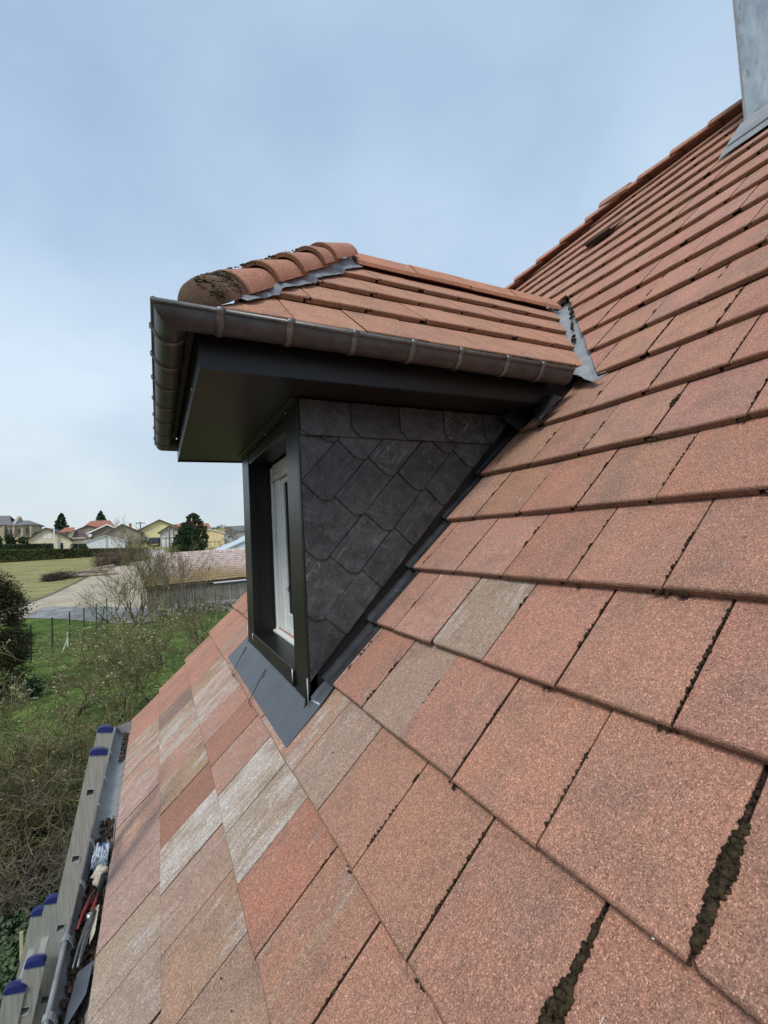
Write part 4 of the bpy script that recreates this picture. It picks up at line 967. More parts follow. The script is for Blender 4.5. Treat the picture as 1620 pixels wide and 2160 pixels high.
for q in range(60):
    mb.blob(MAIN.p(random.uniform(-.6, 1.4), random.uniform(-1.6, 1.8), -.012), random.uniform(.0012, .0034), 1, .5, 90)
mo = mb.build('moss', 'moss', smooth=True); tag(mo, 'dark brown moss growing in the joints between the roof tiles', 'moss', kind='stuff')
b = MB(); c_ = onmain(1379, 1969, .0)
for q in range(9): b.blob(c_+MAIN.U*random.gauss(0, .004)+MAIN.S*random.gauss(0, .004)-MAIN.N*.007, random.uniform(.0012, .0034), 1, .4, 50, (1, 1, .5))
tag(b.build('bird_dropping', 'verge_white', smooth=True), 'small white bird dropping on the near tile at lower right', 'bird dropping')
# ------------------------------------------------------------------ things lying in the eaves gutter
def gutp(x, y): return None
b = MB()
for q in range(1500):
    y = random.choice((random.uniform(1.5, 2.0), random.uniform(2.3, 3.05), random.uniform(2.0, 2.5)))
    b.blob((random.uniform(-1.03, -.94), y, -1.048+random.uniform(-.012, .018)), random.uniform(.003, .011), 1, .7, 60, (1, 1.6, .6))
for q in range(220): b.blob((random.uniform(-.985, -.94), random.uniform(3.9, 4.52), -1.035+random.uniform(-.01, .012)), random.uniform(.003, .011), 1, .6, 60, (1, 1.6, .6))
tag(b.build('dirt', 'dirt', smooth=True), 'reddish brown silt and leaf mould lying in the zinc eaves gutter', 'dirt', kind='stuff')
def crumple(name, c, sx, sy, amp, m, seed, label, cat):
    b = MB(); rows = []
    for i in range(13):
        rows.append([Vector(c)+Vector(((i/12-.5)*sx, (j/16-.5)*sy, amp*(noise.noise(Vector((i*.55+seed, j*.5, 0)))+.6*noise.noise(Vector((i*1.3, j*1.2+seed, 4)))))) for j in range(17)])
    b.grid(rows); o = b.build(name, m); o.modifiers.new('t', 'SOLIDIFY').thickness = .0015
    return tag(o, label, cat)
crumple('plastic_wrapper', (-.985, 2.60, -1.005), .075, .22, .035, 'plastic_film', 3, 'crumpled clear wrapper with blue print lying on the gutter dirt', 'wrapper')
b = MB()
for q in range(14): b.blob((random.uniform(-.99, -.955), random.uniform(2.36, 2.48), -1.01+random.uniform(-.01, .01)), random.uniform(.012, .026), 2, .4, 30)
tag(b.build('mortar_lump', 'mortar', smooth=True), 'pale broken mortar lumps in the gutter beside the crumpled wrapper', 'mortar')
# hand shears: red grips, grey blades
sh = thing('tin_snips', 'tin snips with grey blades and red grips left in the gutter', 'tool', (-.985, 1.98, -1.0))
b = MB(); b.tube([(-1.010, 1.86, -1.005), (-1.0, 1.95, -.995), (-.985, 2.05, -.985), (-.975, 2.12, -.98)], [.004, .008, .010, .008], 8); keep(b.build('blade', 'steel', smooth=True), sh)
b = MB(); b.tube([(-.992, 1.85, -1.0), (-.982, 1.95, -.99), (-.972, 2.05, -.98), (-.966, 2.12, -.978)], [.006, .010, .012, .010], 8); keep(b.build('blade', 'steel', smooth=True), sh)
b = MB(); b.tube([(-.975, 2.12, -.978), (-.966, 2.17, -.975), (-.960, 2.23, -.972)], [.006, .0075, .005], 8); keep(b.build('handle', 'red_plastic', smooth=True), sh)
b = MB(); b.tube([(-1.018, 2.05, -.985), (-1.008, 2.12, -.975), (-.992, 2.19, -.97), (-.985, 2.24, -.972)], [.004, .007, .009, .005], 8); keep(b.build('handle', 'red_plastic', smooth=True), sh)
b = MB(); b.tube([(-.978, 2.09, -.965), (-.978, 2.09, -.995)], .012, 10); keep(b.build('pivot', 'screw', smooth=True), sh)
b = MB(); b.tube([(-.958, 2.22, -.985), (-.95, 2.36, -.975)], .013, 8); tag(b.build('hammer_handle', 'dark_gasket', smooth=True), 'black rubber tool handle lying against the tiles above the snips', 'tool')
b = MB(); b.prism([(-1.012, 1.60, -1.03), (-.945, 1.68, -.985), (-.938, 1.83, -.985), (-.995, 1.86, -1.03)], (.002, 0, .004)); tag(b.build('slate_offcut', 'slate_blue'), 'blue grey slate offcut lying across the gutter', 'slate')
b = MB()
for q in range(6):
    b.prism([(-.975+random.uniform(-.015, .015), 1.95+.03*q, -1.0), (-.95, 1.97+.03*q, -.985), (-.948, 2.0+.03*q, -.985), (-.97, 2.02+.03*q, -1.0)], (.002, .003, .007))
tag(b.build('wood_chips', 'mortar'), 'pale splintered wood chips under the tin snips', 'wood chips')

# ------------------------------------------------------------------ three-section aluminium ladder leaning on the gutter
LT = Vector((-0.93524, 2.12334, -0.29493)); LD = Vector((-0.21452, 0.0069, -0.97670)).normalized(); LN = Vector((-.97672, 0, .21452))
lad = thing('extension_ladder', 'three-section aluminium extension ladder with blue end caps leaning on the eaves gutter', 'ladder', LT+LD*4.0)
def L_rail(off, s0, yo, length, side, wd=.072, th=.025, holes=True):
    rt = Matrix((LN, Vector((0, 1, 0)), -LD)).transposed()
    def pt(n, y, s): return LT+LN*(off+n)+Vector((0, yo+y, 0))+LD*(s0+s)
    b = MB(); h0 = .168; sp = .28; hs = .014
    # near web with square openings, as strips between the rung holes
    def blk(n0, n1, y0, y1, a, c):
        vs = [pt(n, y, s) for n in (n0, n1) for y in (y0, y1) for s in (a, c)]
        b.add(vs, [(0, 1, 3, 2), (4, 6, 7, 5), (0, 4, 5, 1), (2, 3, 7, 6), (0, 2, 6, 4), (1, 5, 7, 3)])
    hw = wd/2; s = 0.0; k = 0
    while True:
        hc = h0+sp*k
        if hc+hs > length-.02: blk(-hw, hw, 0, th, s, length); break
        blk(-hw, hw, 0, th, s, hc-hs); blk(-hw, -hs, 0, th, hc-hs, hc+hs); blk(hs, hw, 0, th, hc-hs, hc+hs); s = hc+hs; k += 1
    o = keep(b.build('rail', 'aluminium'), lad)
    c = MB()
    for j in range(13):
        f0, f1 = j/13, (j+.62)/13; n0, n1 = -hw*1.03+2.06*hw*f0, -hw*1.03+2.06*hw*f1
        def hh(n): return .021*math.sqrt(max(0, 1-(n/(hw*1.05))**2))+.002
        vs = [pt(n, y, s) for n, s in ((n0, .006), (n1, .006), (n1, -hh(n1)), (n0, -hh(n0))) for y in (-.006, th+.006)]
        c.add(vs, [(0, 2, 4, 6), (1, 7, 5, 3), (0, 1, 3, 2), (2, 3, 5, 4), (4, 5, 7, 6), (6, 7, 1, 0)])
    arc = [(-hw*1.03, .004)]+[(-hw*1.03+2.06*hw*j/16, -(.0165*math.sqrt(max(0, 1-((-1.03+2.06*j/16)/1.05)**2)))) for j in range(17)]+[(hw*1.03, .004)]
    c.prism([pt(n, -.004, s) for n, s in arc], (0, th+.008, 0))
    cp = c.build('end_cap', 'blue_plastic'); cp.parent = o
    return pt
LEN = 4.05
secs = [(0.0, 0.0, 0.0, .32), (.062, .806, -.079, .41), (.112, .885, -.088, .47)]
for off, s0, yo, wd in secs:
    ln = LEN-s0+.03
    for y in (0, wd): p = L_rail(off, s0, yo+(y if y == 0 else y-.025), ln, y)
    k = 0
    while .168+.28*k < ln-.1:
        b = MB(); a = p(0, -(wd-.025)+.028, .168+.28*k); c = a+Vector((0, wd-.055, 0))
        rr_ = []
        for yy in (-.0305, wd-.0245):
            rr_.append([p(dn, -(wd-.025)+.028+yy, .168+.28*k+ds) for dn, ds in ((-.0135, -.0135), (.0135, -.0135), (.0135, .0135), (-.0135, .0135))])
        b.grid(rr_, close=True)
        for ri in rr_:
            big = [q_+(q_-(ri[0]+ri[2])/2)*.28 for q_ in ri]; b.grid([ri, big], close=True)
        keep(b.build('rung', 'rung_aluminium'), lad); k += 1
# guide brackets of the sections
b = MB()
for (o_, s_, y_) in ((.036, 1.02, -.03), (.036, 1.28, -.03)):
    c = LT+LN*o_+Vector((0, y_, 0))+LD*s_
    b.box(c, .03, .03, .09, Matrix((LN, Vector((0, 1, 0)), -LD)).transposed())
keep(bevel(b.build('guide_bracket', 'aluminium'), .003), lad)

# ------------------------------------------------------------------ ground
def sheet(name, poly_rows, m, up, kind='structure'):   # rows: (Y, xl, xr)
    b = MB(); rows = []
    for (Y, xl, xr) in poly_rows: rows.append([Vector((xl+(xr-xl)*j/6, Y, tz(Y)+up)) for j in range(7)])
    b.grid(rows); o = b.build(name, m); o['kind'] = kind; return o
ys = [-60, -30, -10]+[i*1.0 for i in range(0, 160)]+[165, 180, 200, 220, 260, 320, 420, 560, 700]
b = MB(); xs = [-500, -200, -90]+[i*1.5-45 for i in range(0, 50)]+[45, 100, 220, 500]
rows = []
for Y in ys:
    rows.append([Vector((x, Y, tz(Y)+(.05*noise.noise(Vector((x*.35, Y*.35, 0)))+.03*noise.noise(Vector((x*1.1, Y*1.1, 5))) if 3 < Y < 37 else 0))) for x in xs])
b.grid(rows); g = b.build('ground', 'ground', smooth=True); g['kind'] = 'structure'
def poly_sheet(name, pix, m, up):
    pts = [hit(x, y) for x, y in pix]; y0, y1 = min(p.y for p in pts), max(p.y for p in pts)
    rows = []; n = max(6, int((y1-y0)/1.0))
    for i in range(n+1):
        Y = y0+(y1-y0)*(.002+.996*i/n); xsx = []
        for p, q in zip(pts, pts[1:]+pts[:1]):
            if (p.y-Y)*(q.y-Y) < 0: xsx.append(p.x+(q.x-p.x)*(Y-p.y)/(q.y-p.y))
        if len(xsx) >= 2: rows.append((Y, min(xsx)-.08*noise.noise(Vector((Y, 0, 0))), max(xsx)+.08*noise.noise(Vector((Y, 5, 0)))))
    return sheet(name, rows, m, up)
poly_sheet('gravel_drive', [(-60, 1312), (25, 1286), (60, 1274), (110, 1255), (150, 1236), (190, 1216), (230, 1200), (275, 1187), (330, 1178), (330, 1200), (320, 1283), (230, 1290), (50, 1306)], 'gravel', .020)
poly_sheet('asphalt_patch', [(92, 1281), (228, 1281.5), (330, 1283), (330, 1314), (232, 1316), (130, 1306), (44, 1305)], 'asphalt', .032)
poly_sheet('drive_verge', [(-60, 1308), (25, 1282), (60, 1270.5), (110, 1251.5), (150, 1232.5), (190, 1213), (230, 1197.5), (275, 1185), (277, 1187), (230, 1200.5), (190, 1216.5), (150, 1236.5), (110, 1255.5), (60, 1274.5), (25, 1286.5)], 'verge_earth', .044)

# ------------------------------------------------------------------ foliage helpers
def leaf_cloud(b, c, rad, n, size, squash=1.0, shell=.55):
    c = Vector(c)
    for q in range(n):
        d = Vector((random.gauss(0, 1), random.gauss(0, 1), random.gauss(0, 1))).normalized()
        r = rad*(shell+(1-shell)*random.random()**.6)*(1+.28*noise.noise(d*2.3+c))
        p = c+Vector((d.x*r, d.y*r, d.z*r*squash)); s = size*random.uniform(.5, 1.2)
        u_ = Vector((random.gauss(0, 1), random.gauss(0, 1), random.gauss(0, 1))).normalized(); v_ = u_.orthogonal().normalized()
        b.add([p-u_*s*.5, p+v_*s*.35, p+u_*s*.6, p-v_*s*.35], [(0, 1, 2, 3)])
def conifer(name, label, base, height, radius, m, n=2600, size=.35, egg=.5, group=None):
    """spire-shaped evergreen: trunk plus leaf clumps in an uneven cone"""
    t = thing(name, label, 'tree', base, group)
    b = MB(); b.tube([Vector(base), Vector(base)+Vector((0, 0, height*.92))], [radius*.09, .02], 8); keep(b.build('trunk', 'bark_brown'), t)
    b = MB(); cl = []
    for q in range(340):
        f = random.random(); f = f**1.15
        prof = (1-f)**.75*(1 if f > egg*.5 else .72+.56*f/egg)+.03 if egg < .8 else (1-f**2.3)**.62*(.80+.20*min(1, f*4))
        rr = radius*prof*random.uniform(.55, 1.08); a = random.uniform(0, 2*math.pi)
        cl.append((Vector((math.cos(a)*rr, math.sin(a)*rr, f*height*.97+height*.03)), radius*.155*(1-.5*f)*random.uniform(.7, 1.3)))
    for c, r in cl: leaf_cloud(b, Vector(base)+c, r, n//340, size, 1.15, .2)
    keep(b.build('crown', m, recalc=False), t); return t
def bare_tree(name, label, base, spec, group=None):
    """leafless tree grown by recursive branching"""
    rnd = random.Random(spec.get('seed', 1)); t = thing(name, label, spec.get('cat', 'tree'), base, group)
    TR, TW, BU = MB(), MB(), MB()
    wig, upf, lv = spec.get('wig', .35), spec.get('up', .12), spec.get('levels', 5)
    def grow(p, d, L, r, lev):
        n = max(3, int(4+L*1.6)) if lev < lv-1 else 4
        pts = [p.copy()]; dirs = [d.copy()]
        for i in range(n):
            d = (d+Vector((rnd.gauss(0, wig), rnd.gauss(0, wig), rnd.gauss(0, wig)+upf))*.55).normalized()
            p = p+d*(L/n); pts.append(p.copy()); dirs.append(d.copy())
        rad = [max(spec.get('rmin', .004), r*(1-.65*i/n)) for i in range(n+1)]
        (TR if lev <= 1 else TW).tube(pts, rad, 6 if lev <= 1 else 3, cap=False)
        if lev >= lv:
            if rnd.random() < spec.get('bud', .0):
                for q in range(2):
                    c = pts[-1-q]; s = spec.get('budsize', .025)*rnd.uniform(.6, 1.2); u_ = Vector((rnd.gauss(0, 1), rnd.gauss(0, 1), rnd.gauss(0, 1))).normalized(); v_ = u_.orthogonal().normalized()
                    BU.add([c-u_*s*.5, c+v_*s*.4, c+u_*s*.7, c-v_*s*.4], [(0, 1, 2, 3)])
            return
        nc = spec.get('kids', (3, 4))[0]+rnd.randint(0, spec.get('kids', (3, 4))[1]-spec.get('kids', (3, 4))[0])
        for c in range(nc):
            i = rnd.randint(max(1, int(n*.35)), n) if c else n
            ax = dirs[i].orthogonal().normalized(); ax.rotate(Matrix.Rotation(rnd.uniform(0, 6.283), 3, dirs[i]))
            dd = dirs[i].copy(); dd.rotate(Matrix.Rotation(rnd.uniform(*spec.get('ang', (.4, 1.0)))*(1 if c else .45), 3, ax))
            grow(pts[i], dd, L*rnd.uniform(*spec.get('fall', (.58, .8))), rad[i]*rnd.uniform(.55, .8), lev+1)
    for sdx in range(spec.get('stems', 1)):
        ang = rnd.uniform(0, 6.283); lean = rnd.uniform(*spec.get('lean', (0, .2)))
        d = Vector((math.cos(ang)*lean, math.sin(ang)*lean, 1)).normalized()
        if 'dir' in spec: d = (d+Vector(spec['dir'])).normalized()
        sp = spec.get('spread', .1)
        grow(Vector(base)+Vector((rnd.uniform(-sp, sp), rnd.uniform(-sp, sp), -.1)), d, spec['L']*rnd.uniform(.8, 1.1), spec['r']*rnd.uniform(.7, 1.1), 0)
    keep(TR.build('trunk', spec.get('bark', 'bark'), smooth=True, recalc=False), t)
    keep(TW.build('crown', spec.get('twig', 'twig'), recalc=False), t)
    if BU.v: keep(BU.build('buds', 'bud', recalc=False, kind='stuff'), t)
    return t
def hedge(name, label, p0, p1, hgt, dep, m, n, size):
    zt0, zt1 = p0[2], p1[2]; Y0_, Y1_ = p0[0], p1[0]
    def base(x): return zt0+(zt1-zt0)*(x-Y0_)/(Y1_-Y0_)-hgt
    p0, p1 = Vector((p0[0], p0[1], 0)), Vector((p1[0], p1[1], 0)); d = (p1-p0); L = d.length; d.normalize(); nn = Vector((-d.y, d.x, 0))
    b = MB(); rows = []; k = max(8, int(L/1.2))
    for i in range(k+1):
        c = p0+d*(L*i/k); z = hgt*(1+.03*noise.noise(Vector((i*.7, 1, 2))))+.3; zb = base(c.x)-.3-.28
        pr = [(-dep*.5, zb), (-dep*.54, zb+z*.55), (-dep*.44, zb+z*.97+.2), (-dep*.3, zb+z+.28), (dep*.3, zb+z+.28), (dep*.44, zb+z*.97+.2), (dep*.54, zb+z*.5), (dep*.5, zb)]
        rows.append([Vector((c.x, c.y, 0))+nn*(o*(1+.14*noise.noise(Vector((i*.9, o*5, zz)))))+Vector((0, 0, zz+.06*noise.noise(Vector((i*1.7, o*9, 1))))) for o, zz in pr])
    b.grid(rows); b.add(rows[0], [tuple(range(8))]); b.add(rows[-1], [tuple(range(8))])
    for q in range(n):
        c = p0+d*random.uniform(0, L); f = random.random(); zb = base(c.x)
        if f < .62: o, z = -dep*.53, random.uniform(0, hgt)
        elif f < .92: o, z = random.uniform(-.5, .5)*dep, hgt*random.uniform(.98, 1.03)
        else: o, z = dep*.53, random.uniform(0, hgt)
        p = Vector((c.x, c.y, zb+z))+nn*(o+random.uniform(-.1, .08)); s = size*random.uniform(.5, 1.2)
        u_ = Vector((random.gauss(0, 1), random.gauss(0, 1), random.gauss(0, 1))).normalized(); v_ = u_.orthogonal().normalized()
        b.add([p-u_*s*.5, p+v_*s*.35, p+u_*s*.6, p-v_*s*.35], [(0, 1, 2, 3)])
    return tag(b.build(name, m, recalc=False), label, 'hedge')

# ------------------------------------------------------------------ village buildings
def X_(px, py, Y): return atY(px, py, Y)
def win(t, wall, Yf, px0, py0, px1, py1, Y, glass='dark_glass', frame='verge_white', arched=False):
    a, c = atY(px0, py0, Y), atY(px1, py1, Y)
    x0, x1, z0, z1 = min(a.x, c.x), max(a.x, c.x), min(a.z, c.z), max(a.z, c.z); fw = .07
    b = MB(); b.bb(x0, x1, Yf-.05, Yf-.01, z0, z0+fw); b.bb(x0, x1, Yf-.05, Yf-.01, z1-fw, z1); b.bb(x0, x0+fw, Yf-.049, Yf-.011, z0+fw, z1-fw); b.bb(x1-fw, x1, Yf-.049, Yf-.011, z0+fw, z1-fw)
    if x1-x0 > .9: b.bb((x0+x1)/2-.03, (x0+x1)/2+.03, Yf-.049, Yf-.011, z0+fw, z1-fw)
    f = keep(b.build('window', frame), t)
    b = MB(); b.bb(x0+fw*.5, x1-fw*.5, Yf-.030, Yf-.012, z0+fw*.5, z1-fw*.5); pn = b.build('pane', glass); pn.parent = f; pn.matrix_parent_inverse = Matrix.Translation(-Vector(t.location)) if False else Matrix.Identity(4)
    return f
def gable_house(name, label, cat, Y, depth, eL, rg, eR, base_py, wall_m, roof_m, eave=.35, roof_th=.14, verge=None):
    """gable wall in the plane Y facing the viewer; eL, rg, eR = photo pixels of left eave, ridge and right eave"""
    a, r, c = atY(*eL, Y), atY(*rg, Y), atY(*eR, Y)
    zb = min(tz(Y), atY(eL[0], base_py, Y).z)-.6
    t = thing(name, label, cat, (r.x, Y+depth/2, zb+.6))
    b = MB(); b.prism([(a.x, Y, zb), (c.x, Y, zb), (c.x, Y, c.z-.02), (r.x, Y, r.z-.02), (a.x, Y, a.z-.02)], (0, depth, 0)); wall = keep(b.build('wall', wall_m), t)
    for e in (a, c):
        d = (e-r); d.normalize(); e2 = e+d*eave; n = Vector((0, 0, 1))
        b = MB(); b.prism([Vector((r.x, Y-eave, r.z)), Vector((e2.x, Y-eave, e2.z)), Vector((e2.x, Y-eave, e2.z+roof_th)), Vector((r.x, Y-eave, r.z+roof_th))], (0, depth+2*eave, 0)); rf = keep(b.build('roof', roof_m), t)
        if verge:
            b = MB(); b.prism([Vector((r.x, Y-eave-.03, r.z-.10)), Vector((e2.x, Y-eave-.03, e2.z-.10)), Vector((e2.x, Y-eave-.03, e2.z+roof_th+.02)), Vector((r.x, Y-eave-.03, r.z+roof_th+.02))], (0, .028, 0)); o = b.build('bargeboard', verge); o.parent = rf
    return t, wall
def chimney_on(t, px0, py0, px1, py1, Y, m):
    a, c = atY(px0, py0, Y), atY(px1, py1, Y); b = MB(); b.bb(a.x, c.x, Y, Y+.6, c.z-.8, a.z); b.bb(a.x-.06, c.x+.06, Y-.06, Y+.66, a.z, a.z+.12); return keep(b.build('chimney', m), t)

# church: nave, apse with arched windows
Y = 140.0
t = thing('church', 'old stone church with round apse and grey roofs', 'church', (atY(20, 1130, Y).x, Y+5, tz(Y)))
n0, n1, nr = atY(-70, 1104, Y), atY(30, 1104, Y), atY(20, 1084, Y)
b = MB(); b.bb(n0.x, n1.x, Y+1, Y+11, tz(Y)-1, n1.z); keep(b.build('nave', 'church_stone'), t)
ym = Y+6
b = MB(); b.prism([(n1.x, Y+1, n1.z), (n1.x, Y+11, n1.z), (n1.x, ym, nr.z-.2)], (-.6, 0, 0)); keep(b.build('gable', 'church_stone'), t)
b = MB(); b.add([(n0.x, Y+.6, n1.z-.2), (n1.x-.6, Y+.6, n1.z-.2), (n1.x-2.2, ym, nr.z), (n0.x, ym, nr.z), (n0.x, Y+11.4, n1.z-.2), (n1.x-.6, Y+11.4, n1.z-.2)], [(0, 1, 2, 3), (3, 2, 5, 4)]); o = keep(b.build('roof', 'roof_grey'), t); o.modifiers.new('t', 'SOLIDIFY').thickness = .25
a0, a1, az = atY(15, 1107, Y), atY(73, 1107, Y), atY(40, 1096, Y)
ptsa = [(a0.x, Y+.4), (atY(48, 1107, Y).x, Y), (atY(60, 1107, Y).x, Y+.9), (a1.x, Y+3.5), (a1.x, Y+8.5), (atY(60, 1107, Y).x, Y+11), (a0.x, Y+11.6)]
b = MB(); b.prism([(x, y, tz(Y)-1) for x, y in ptsa], (0, 0, a0.z-tz(Y)+1)); keep(b.build('apse', 'church_stone'), t)
b = MB(); ct = Vector((atY(48, 1095, Y).x, ym, atY(48, 1095, Y).z)); rl = Vector((a0.x-1.5, ym, ct.z))
ov = [Vector((x+(.5 if x > a0.x+1 else 0), y+(-.5 if y < ym else .5), a0.z-.1)) for x, y in ptsa]
b.add(ov+[ct, rl], [(i, i+1, 7) for i in range(1, 5)]+[(0, 1, 7, 8), (5, 6, 8, 7)]); o = keep(b.build('roof', 'roof_grey'), t); o.modifiers.new('t', 'SOLIDIFY').thickness = .2
def arched(px, py0, py1, wpx, Yw, Yf):
    a, c = atY(px-wpx/2, py1, Yw), atY(px+wpx/2, py0, Yw); r = (c.x-a.x)/2; mx = (a.x+c.x)/2
    poly = [(a.x, Yf, a.z), (c.x, Yf, a.z)]+[(mx+r*math.cos(R(q)), Yf, c.z-r+r*math.sin(R(q))) for q in range(0, 181, 30)]
    b = MB(); b.prism(poly, (0, .1, 0)); keep(b.build('window', 'dark_glass'), t)
    b = MB(); po = [(mx+(p[0]-mx)*1.35, Yf+.06, a.z+(p[2]-a.z)*1.12-.1) for p in poly]; b.prism(po, (0, .08, 0)); keep(b.build('window_surround', 'church_stone'), t)
arched(22.5, 1115, 1126, 3.6, Y, Y-.02+.2); arched(40.5, 1114, 1125, 3.8, Y, Y-.10); arched(56.5, 1113, 1127, 4.6, Y, Y+.35)
for px in (9, 31, 66):
    a, c = atY(px-1.5, 1134, Y), atY(px+1.5, 1110, Y); b = MB(); b.bb(a.x, c.x, Y-.9, Y+1.2, tz(Y)-1, c.z); keep(b.build('buttress', 'church_stone'), t)

# cream house with wing
t, wl = gable_house('house', 'cream rendered house with brown roof and closed white shutters near the church', 'house', 95, 10, (60, 1138), (97, 1114.5), (147, 1136), 1150, 'render_cream', 'roof_brown', eave=.5)
win(t, wl, 95, 91, 1127, 98.5, 1135.5, 95, glass='white_paint'); win(t, wl, 95, 101, 1127, 108.5, 1135.5, 95, glass='white_paint')
win(t, wl, 95, 126, 1144, 135, 1158, 95); win(t, wl, 95, 148, 1143, 151.5, 1149, 95)
b = MB(); a, c = atY(113.5, 1115, 94.6), atY(116, 1130, 94.6); b.bb(a.x, c.x, 94.2, 94.6, c.z-2, a.z); keep(b.build('flue', 'white_paint'), t)
a, c = atY(118, 1136, 97), atY(181, 1158, 97); b = MB(); b.bb(a.x, c.x, 96, 104, c.z-.6, a.z); keep(b.build('side_wing', 'render_cream'), t)
a, c = atY(140, 1136.5, 95.6), atY(183, 1138.5, 95.6); d_ = atY(150, 1120, 100)
b = MB(); b.prism([(a.x, 95.6, c.z), (c.x+.3, 95.6, c.z), (c.x-1.2, 100, d_.z), (a.x, 100, d_.z)], (0, 0, .15)); keep(b.build('roof', 'roof_brown'), t)
a, c = atY(144, 1120, 96.5), atY(152, 1133, 96.5); b = MB(); b.bb(a.x, c.x, 96.4, 99.5, c.z, a.z); dm = keep(b.build('roof_dormer', 'render_cream'), t)
a, c = atY(124, 1123.5, 96), atY(154, 1116, 96); b = MB(); b.prism([(a.x, 95.9, a.z), (c.x, 95.9, a.z), (c.x-.2, 99.5, c.z+.3), (a.x+.4, 99.5, c.z+.3)], (0, 0, .15)); keep(b.build('roof', 'roof_red'), t)
# stone house with red roof
t, wl = gable_house('house', 'grey stone house with bright red tiled roof behind the white gabled house', 'house', 112, 13, (153, 1122), (185, 1109), (247, 1124), 1148, 'rubble_stone', 'roof_brown', eave=.3)
a, c, d_ = atY(178, 1111, 113), atY(246, 1112, 113), atY(192, 1100.5, 119)
b = MB(); b.prism([(a.x, 113, a.z), (c.x, 113, c.z-.4), (atY(232, 1101, 119).x, 119, d_.z), (d_.x, 119, d_.z)], (0, 0, .2)); keep(b.build('roof', 'roof_red'), t)
t, wl = gable_house('house', 'dark stone gabled house with thick white bargeboards', 'house', 106, 10, (188.5, 1124), (226, 1107), (262, 1121), 1150, 'rubble_stone', 'roof_grey', eave=.5, verge='verge_white')
b = MB(); c = atY(190, 1129.5, 105.7); b.tube([c, c+Vector((0, -.15, .02))], .33, 14); keep(b.build('satellite_dish', 'white_paint'), t)
t, wl = gable_house('house', 'brown rubble stone house with red chimney left of the yellow house', 'house', 100, 14, (212, 1134), (258, 1106.5), (298, 1123), 1152, 'rubble_stone', 'roof_brown', eave=.4)
chimney_on(t, 272, 1105.5, 277.5, 1113, 101, 'roof_red')
b = MB(); a, c = atY(295.8, 1126, 99.8), atY(297.3, 1150, 99.8); b.bb(a.x, c.x, 99.7, 99.85, c.z-.5, a.z); keep(b.build('downpipe', 'white_paint'), t)
t, wl = gable_house('shed', 'white metal clad shed with low gable behind the hedge', 'shed', 88, 12, (181, 1143.5), (222, 1130), (262, 1141), 1159, 'render_pale', 'white_paint', eave=.2, roof_th=.08)
b = MB(); a, c = atY(223, 1131, 87.9), atY(227, 1158, 87.9); b.bb(a.x, c.x, 87.93, 87.99, c.z-.3, a.z); keep(b.build('panel_joint', 'render_grey'), t)
b = MB(); a = atY(153, 1147.5, 90); c = atY(180, 1149.5, 90); b.bb(a.x, c.x, 88.5, 91, c.z, a.z)
for px in (153.5, 160): q = atY(px, 1150, 89); b.bb(q.x, q.x+.25, 89, 89.2, tz(89)-.2, a.z)
tag(b.build('carport', 'dark_gasket'), 'dark flat roofed carport between the cream house and the white shed', 'carport')
# yellow house
t, wl = gable_house('house', 'tall yellow rendered house with wide gable beside the parked car', 'house', 103, 13, (296, 1117), (336, 1097), (376, 1112.5), 1147, 'render_yellow', 'roof_brown', eave=.6)
win(t, wl, 103, 304, 1132.5, 312.5, 1137.5, 103); win(t, wl, 103, 332, 1132.5, 338.5, 1137.5, 103)
win(t, wl, 103, 333.5, 1106, 336, 1113, 103, glass='render_ochre', frame='render_ochre'); win(t, wl, 103, 316, 1114.5, 318.5, 1117, 103)
# garage house
t, wl = gable_house('house', 'small grey gabled garage house with white garage doors', 'house', 86, 9, (338, 1122), (357, 1110), (379, 1119), 1156, 'render_grey', 'roof_brown', eave=.4)
for (p0, p1) in ((342, 349.5), (351, 372)):
    a, c = atY(p0, 1135.5, 86), atY(p1, 1155, 86); b = MB(); b.bb(a.x, c.x, 85.9, 85.98, c.z-.2, a.z); keep(b.build('garage_door', 'white_paint'), t)
b = MB(); a, c = atY(341, 1134, 85.8), atY(373, 1132, 85.8); b.bb(a.x, c.x, 85.7, 85.97, a.z, a.z+.12); keep(b.build('lintel', 'verge_white'), t)
# red roofed house behind the conifer
a, c = atY(372, 1116, 118), atY(441, 1116, 118); e = atY(440, 1104.5, 122)
t = thing('house', 'long house with a red roof behind the dark round conifer', 'house', ((a.x+c.x)/2, 122, tz(122)))
b = MB(); b.bb(a.x, c.x, 118.5, 126, tz(118)-1, a.z); keep(b.build('wall', 'render_house'), t)
b = MB(); b.prism([(a.x-.3, 118, a.z), (c.x+.3, 118, a.z), (c.x+.3, 122.2, e.z), (a.x-.3, 122.2, e.z)], (0, 0, .15)); b.prism([(a.x-.3, 126.5, a.z), (c.x+.3, 126.5, a.z), (c.x+.3, 122.2, e.z), (a.x-.3, 122.2, e.z)], (0, 0, .15)); keep(b.build('roof', 'roof_red'), t)
t, wl = gable_house('house', 'pale ochre house with a blank gable right of the round conifer', 'house', 80, 9, (426, 1123), (443, 1117), (472.5, 1125), 1152, 'render_ochre', 'verge_white', eave=.25, roof_th=.1)
b = MB()
for (p0, p1, q0, q1) in ((431, 467, 1141.2, 1141.7), (438, 438.4, 1142, 1151), (452, 452.4, 1142, 1151), (466, 466.4, 1142, 1151)): a, c = atY(p0, q1, 80), atY(p1, q0, 80); b.bb(a.x, c.x, 79.9, 79.97, a.z, c.z)
keep(b.build('railing', 'render_cream'), t)
a, c = atY(472, 1126.5, 84), atY(496, 1150, 84)
t = thing('house', 'low pale grey house with a three-light window beside the ochre house', 'house', ((a.x+c.x)/2, 88, tz(86)))
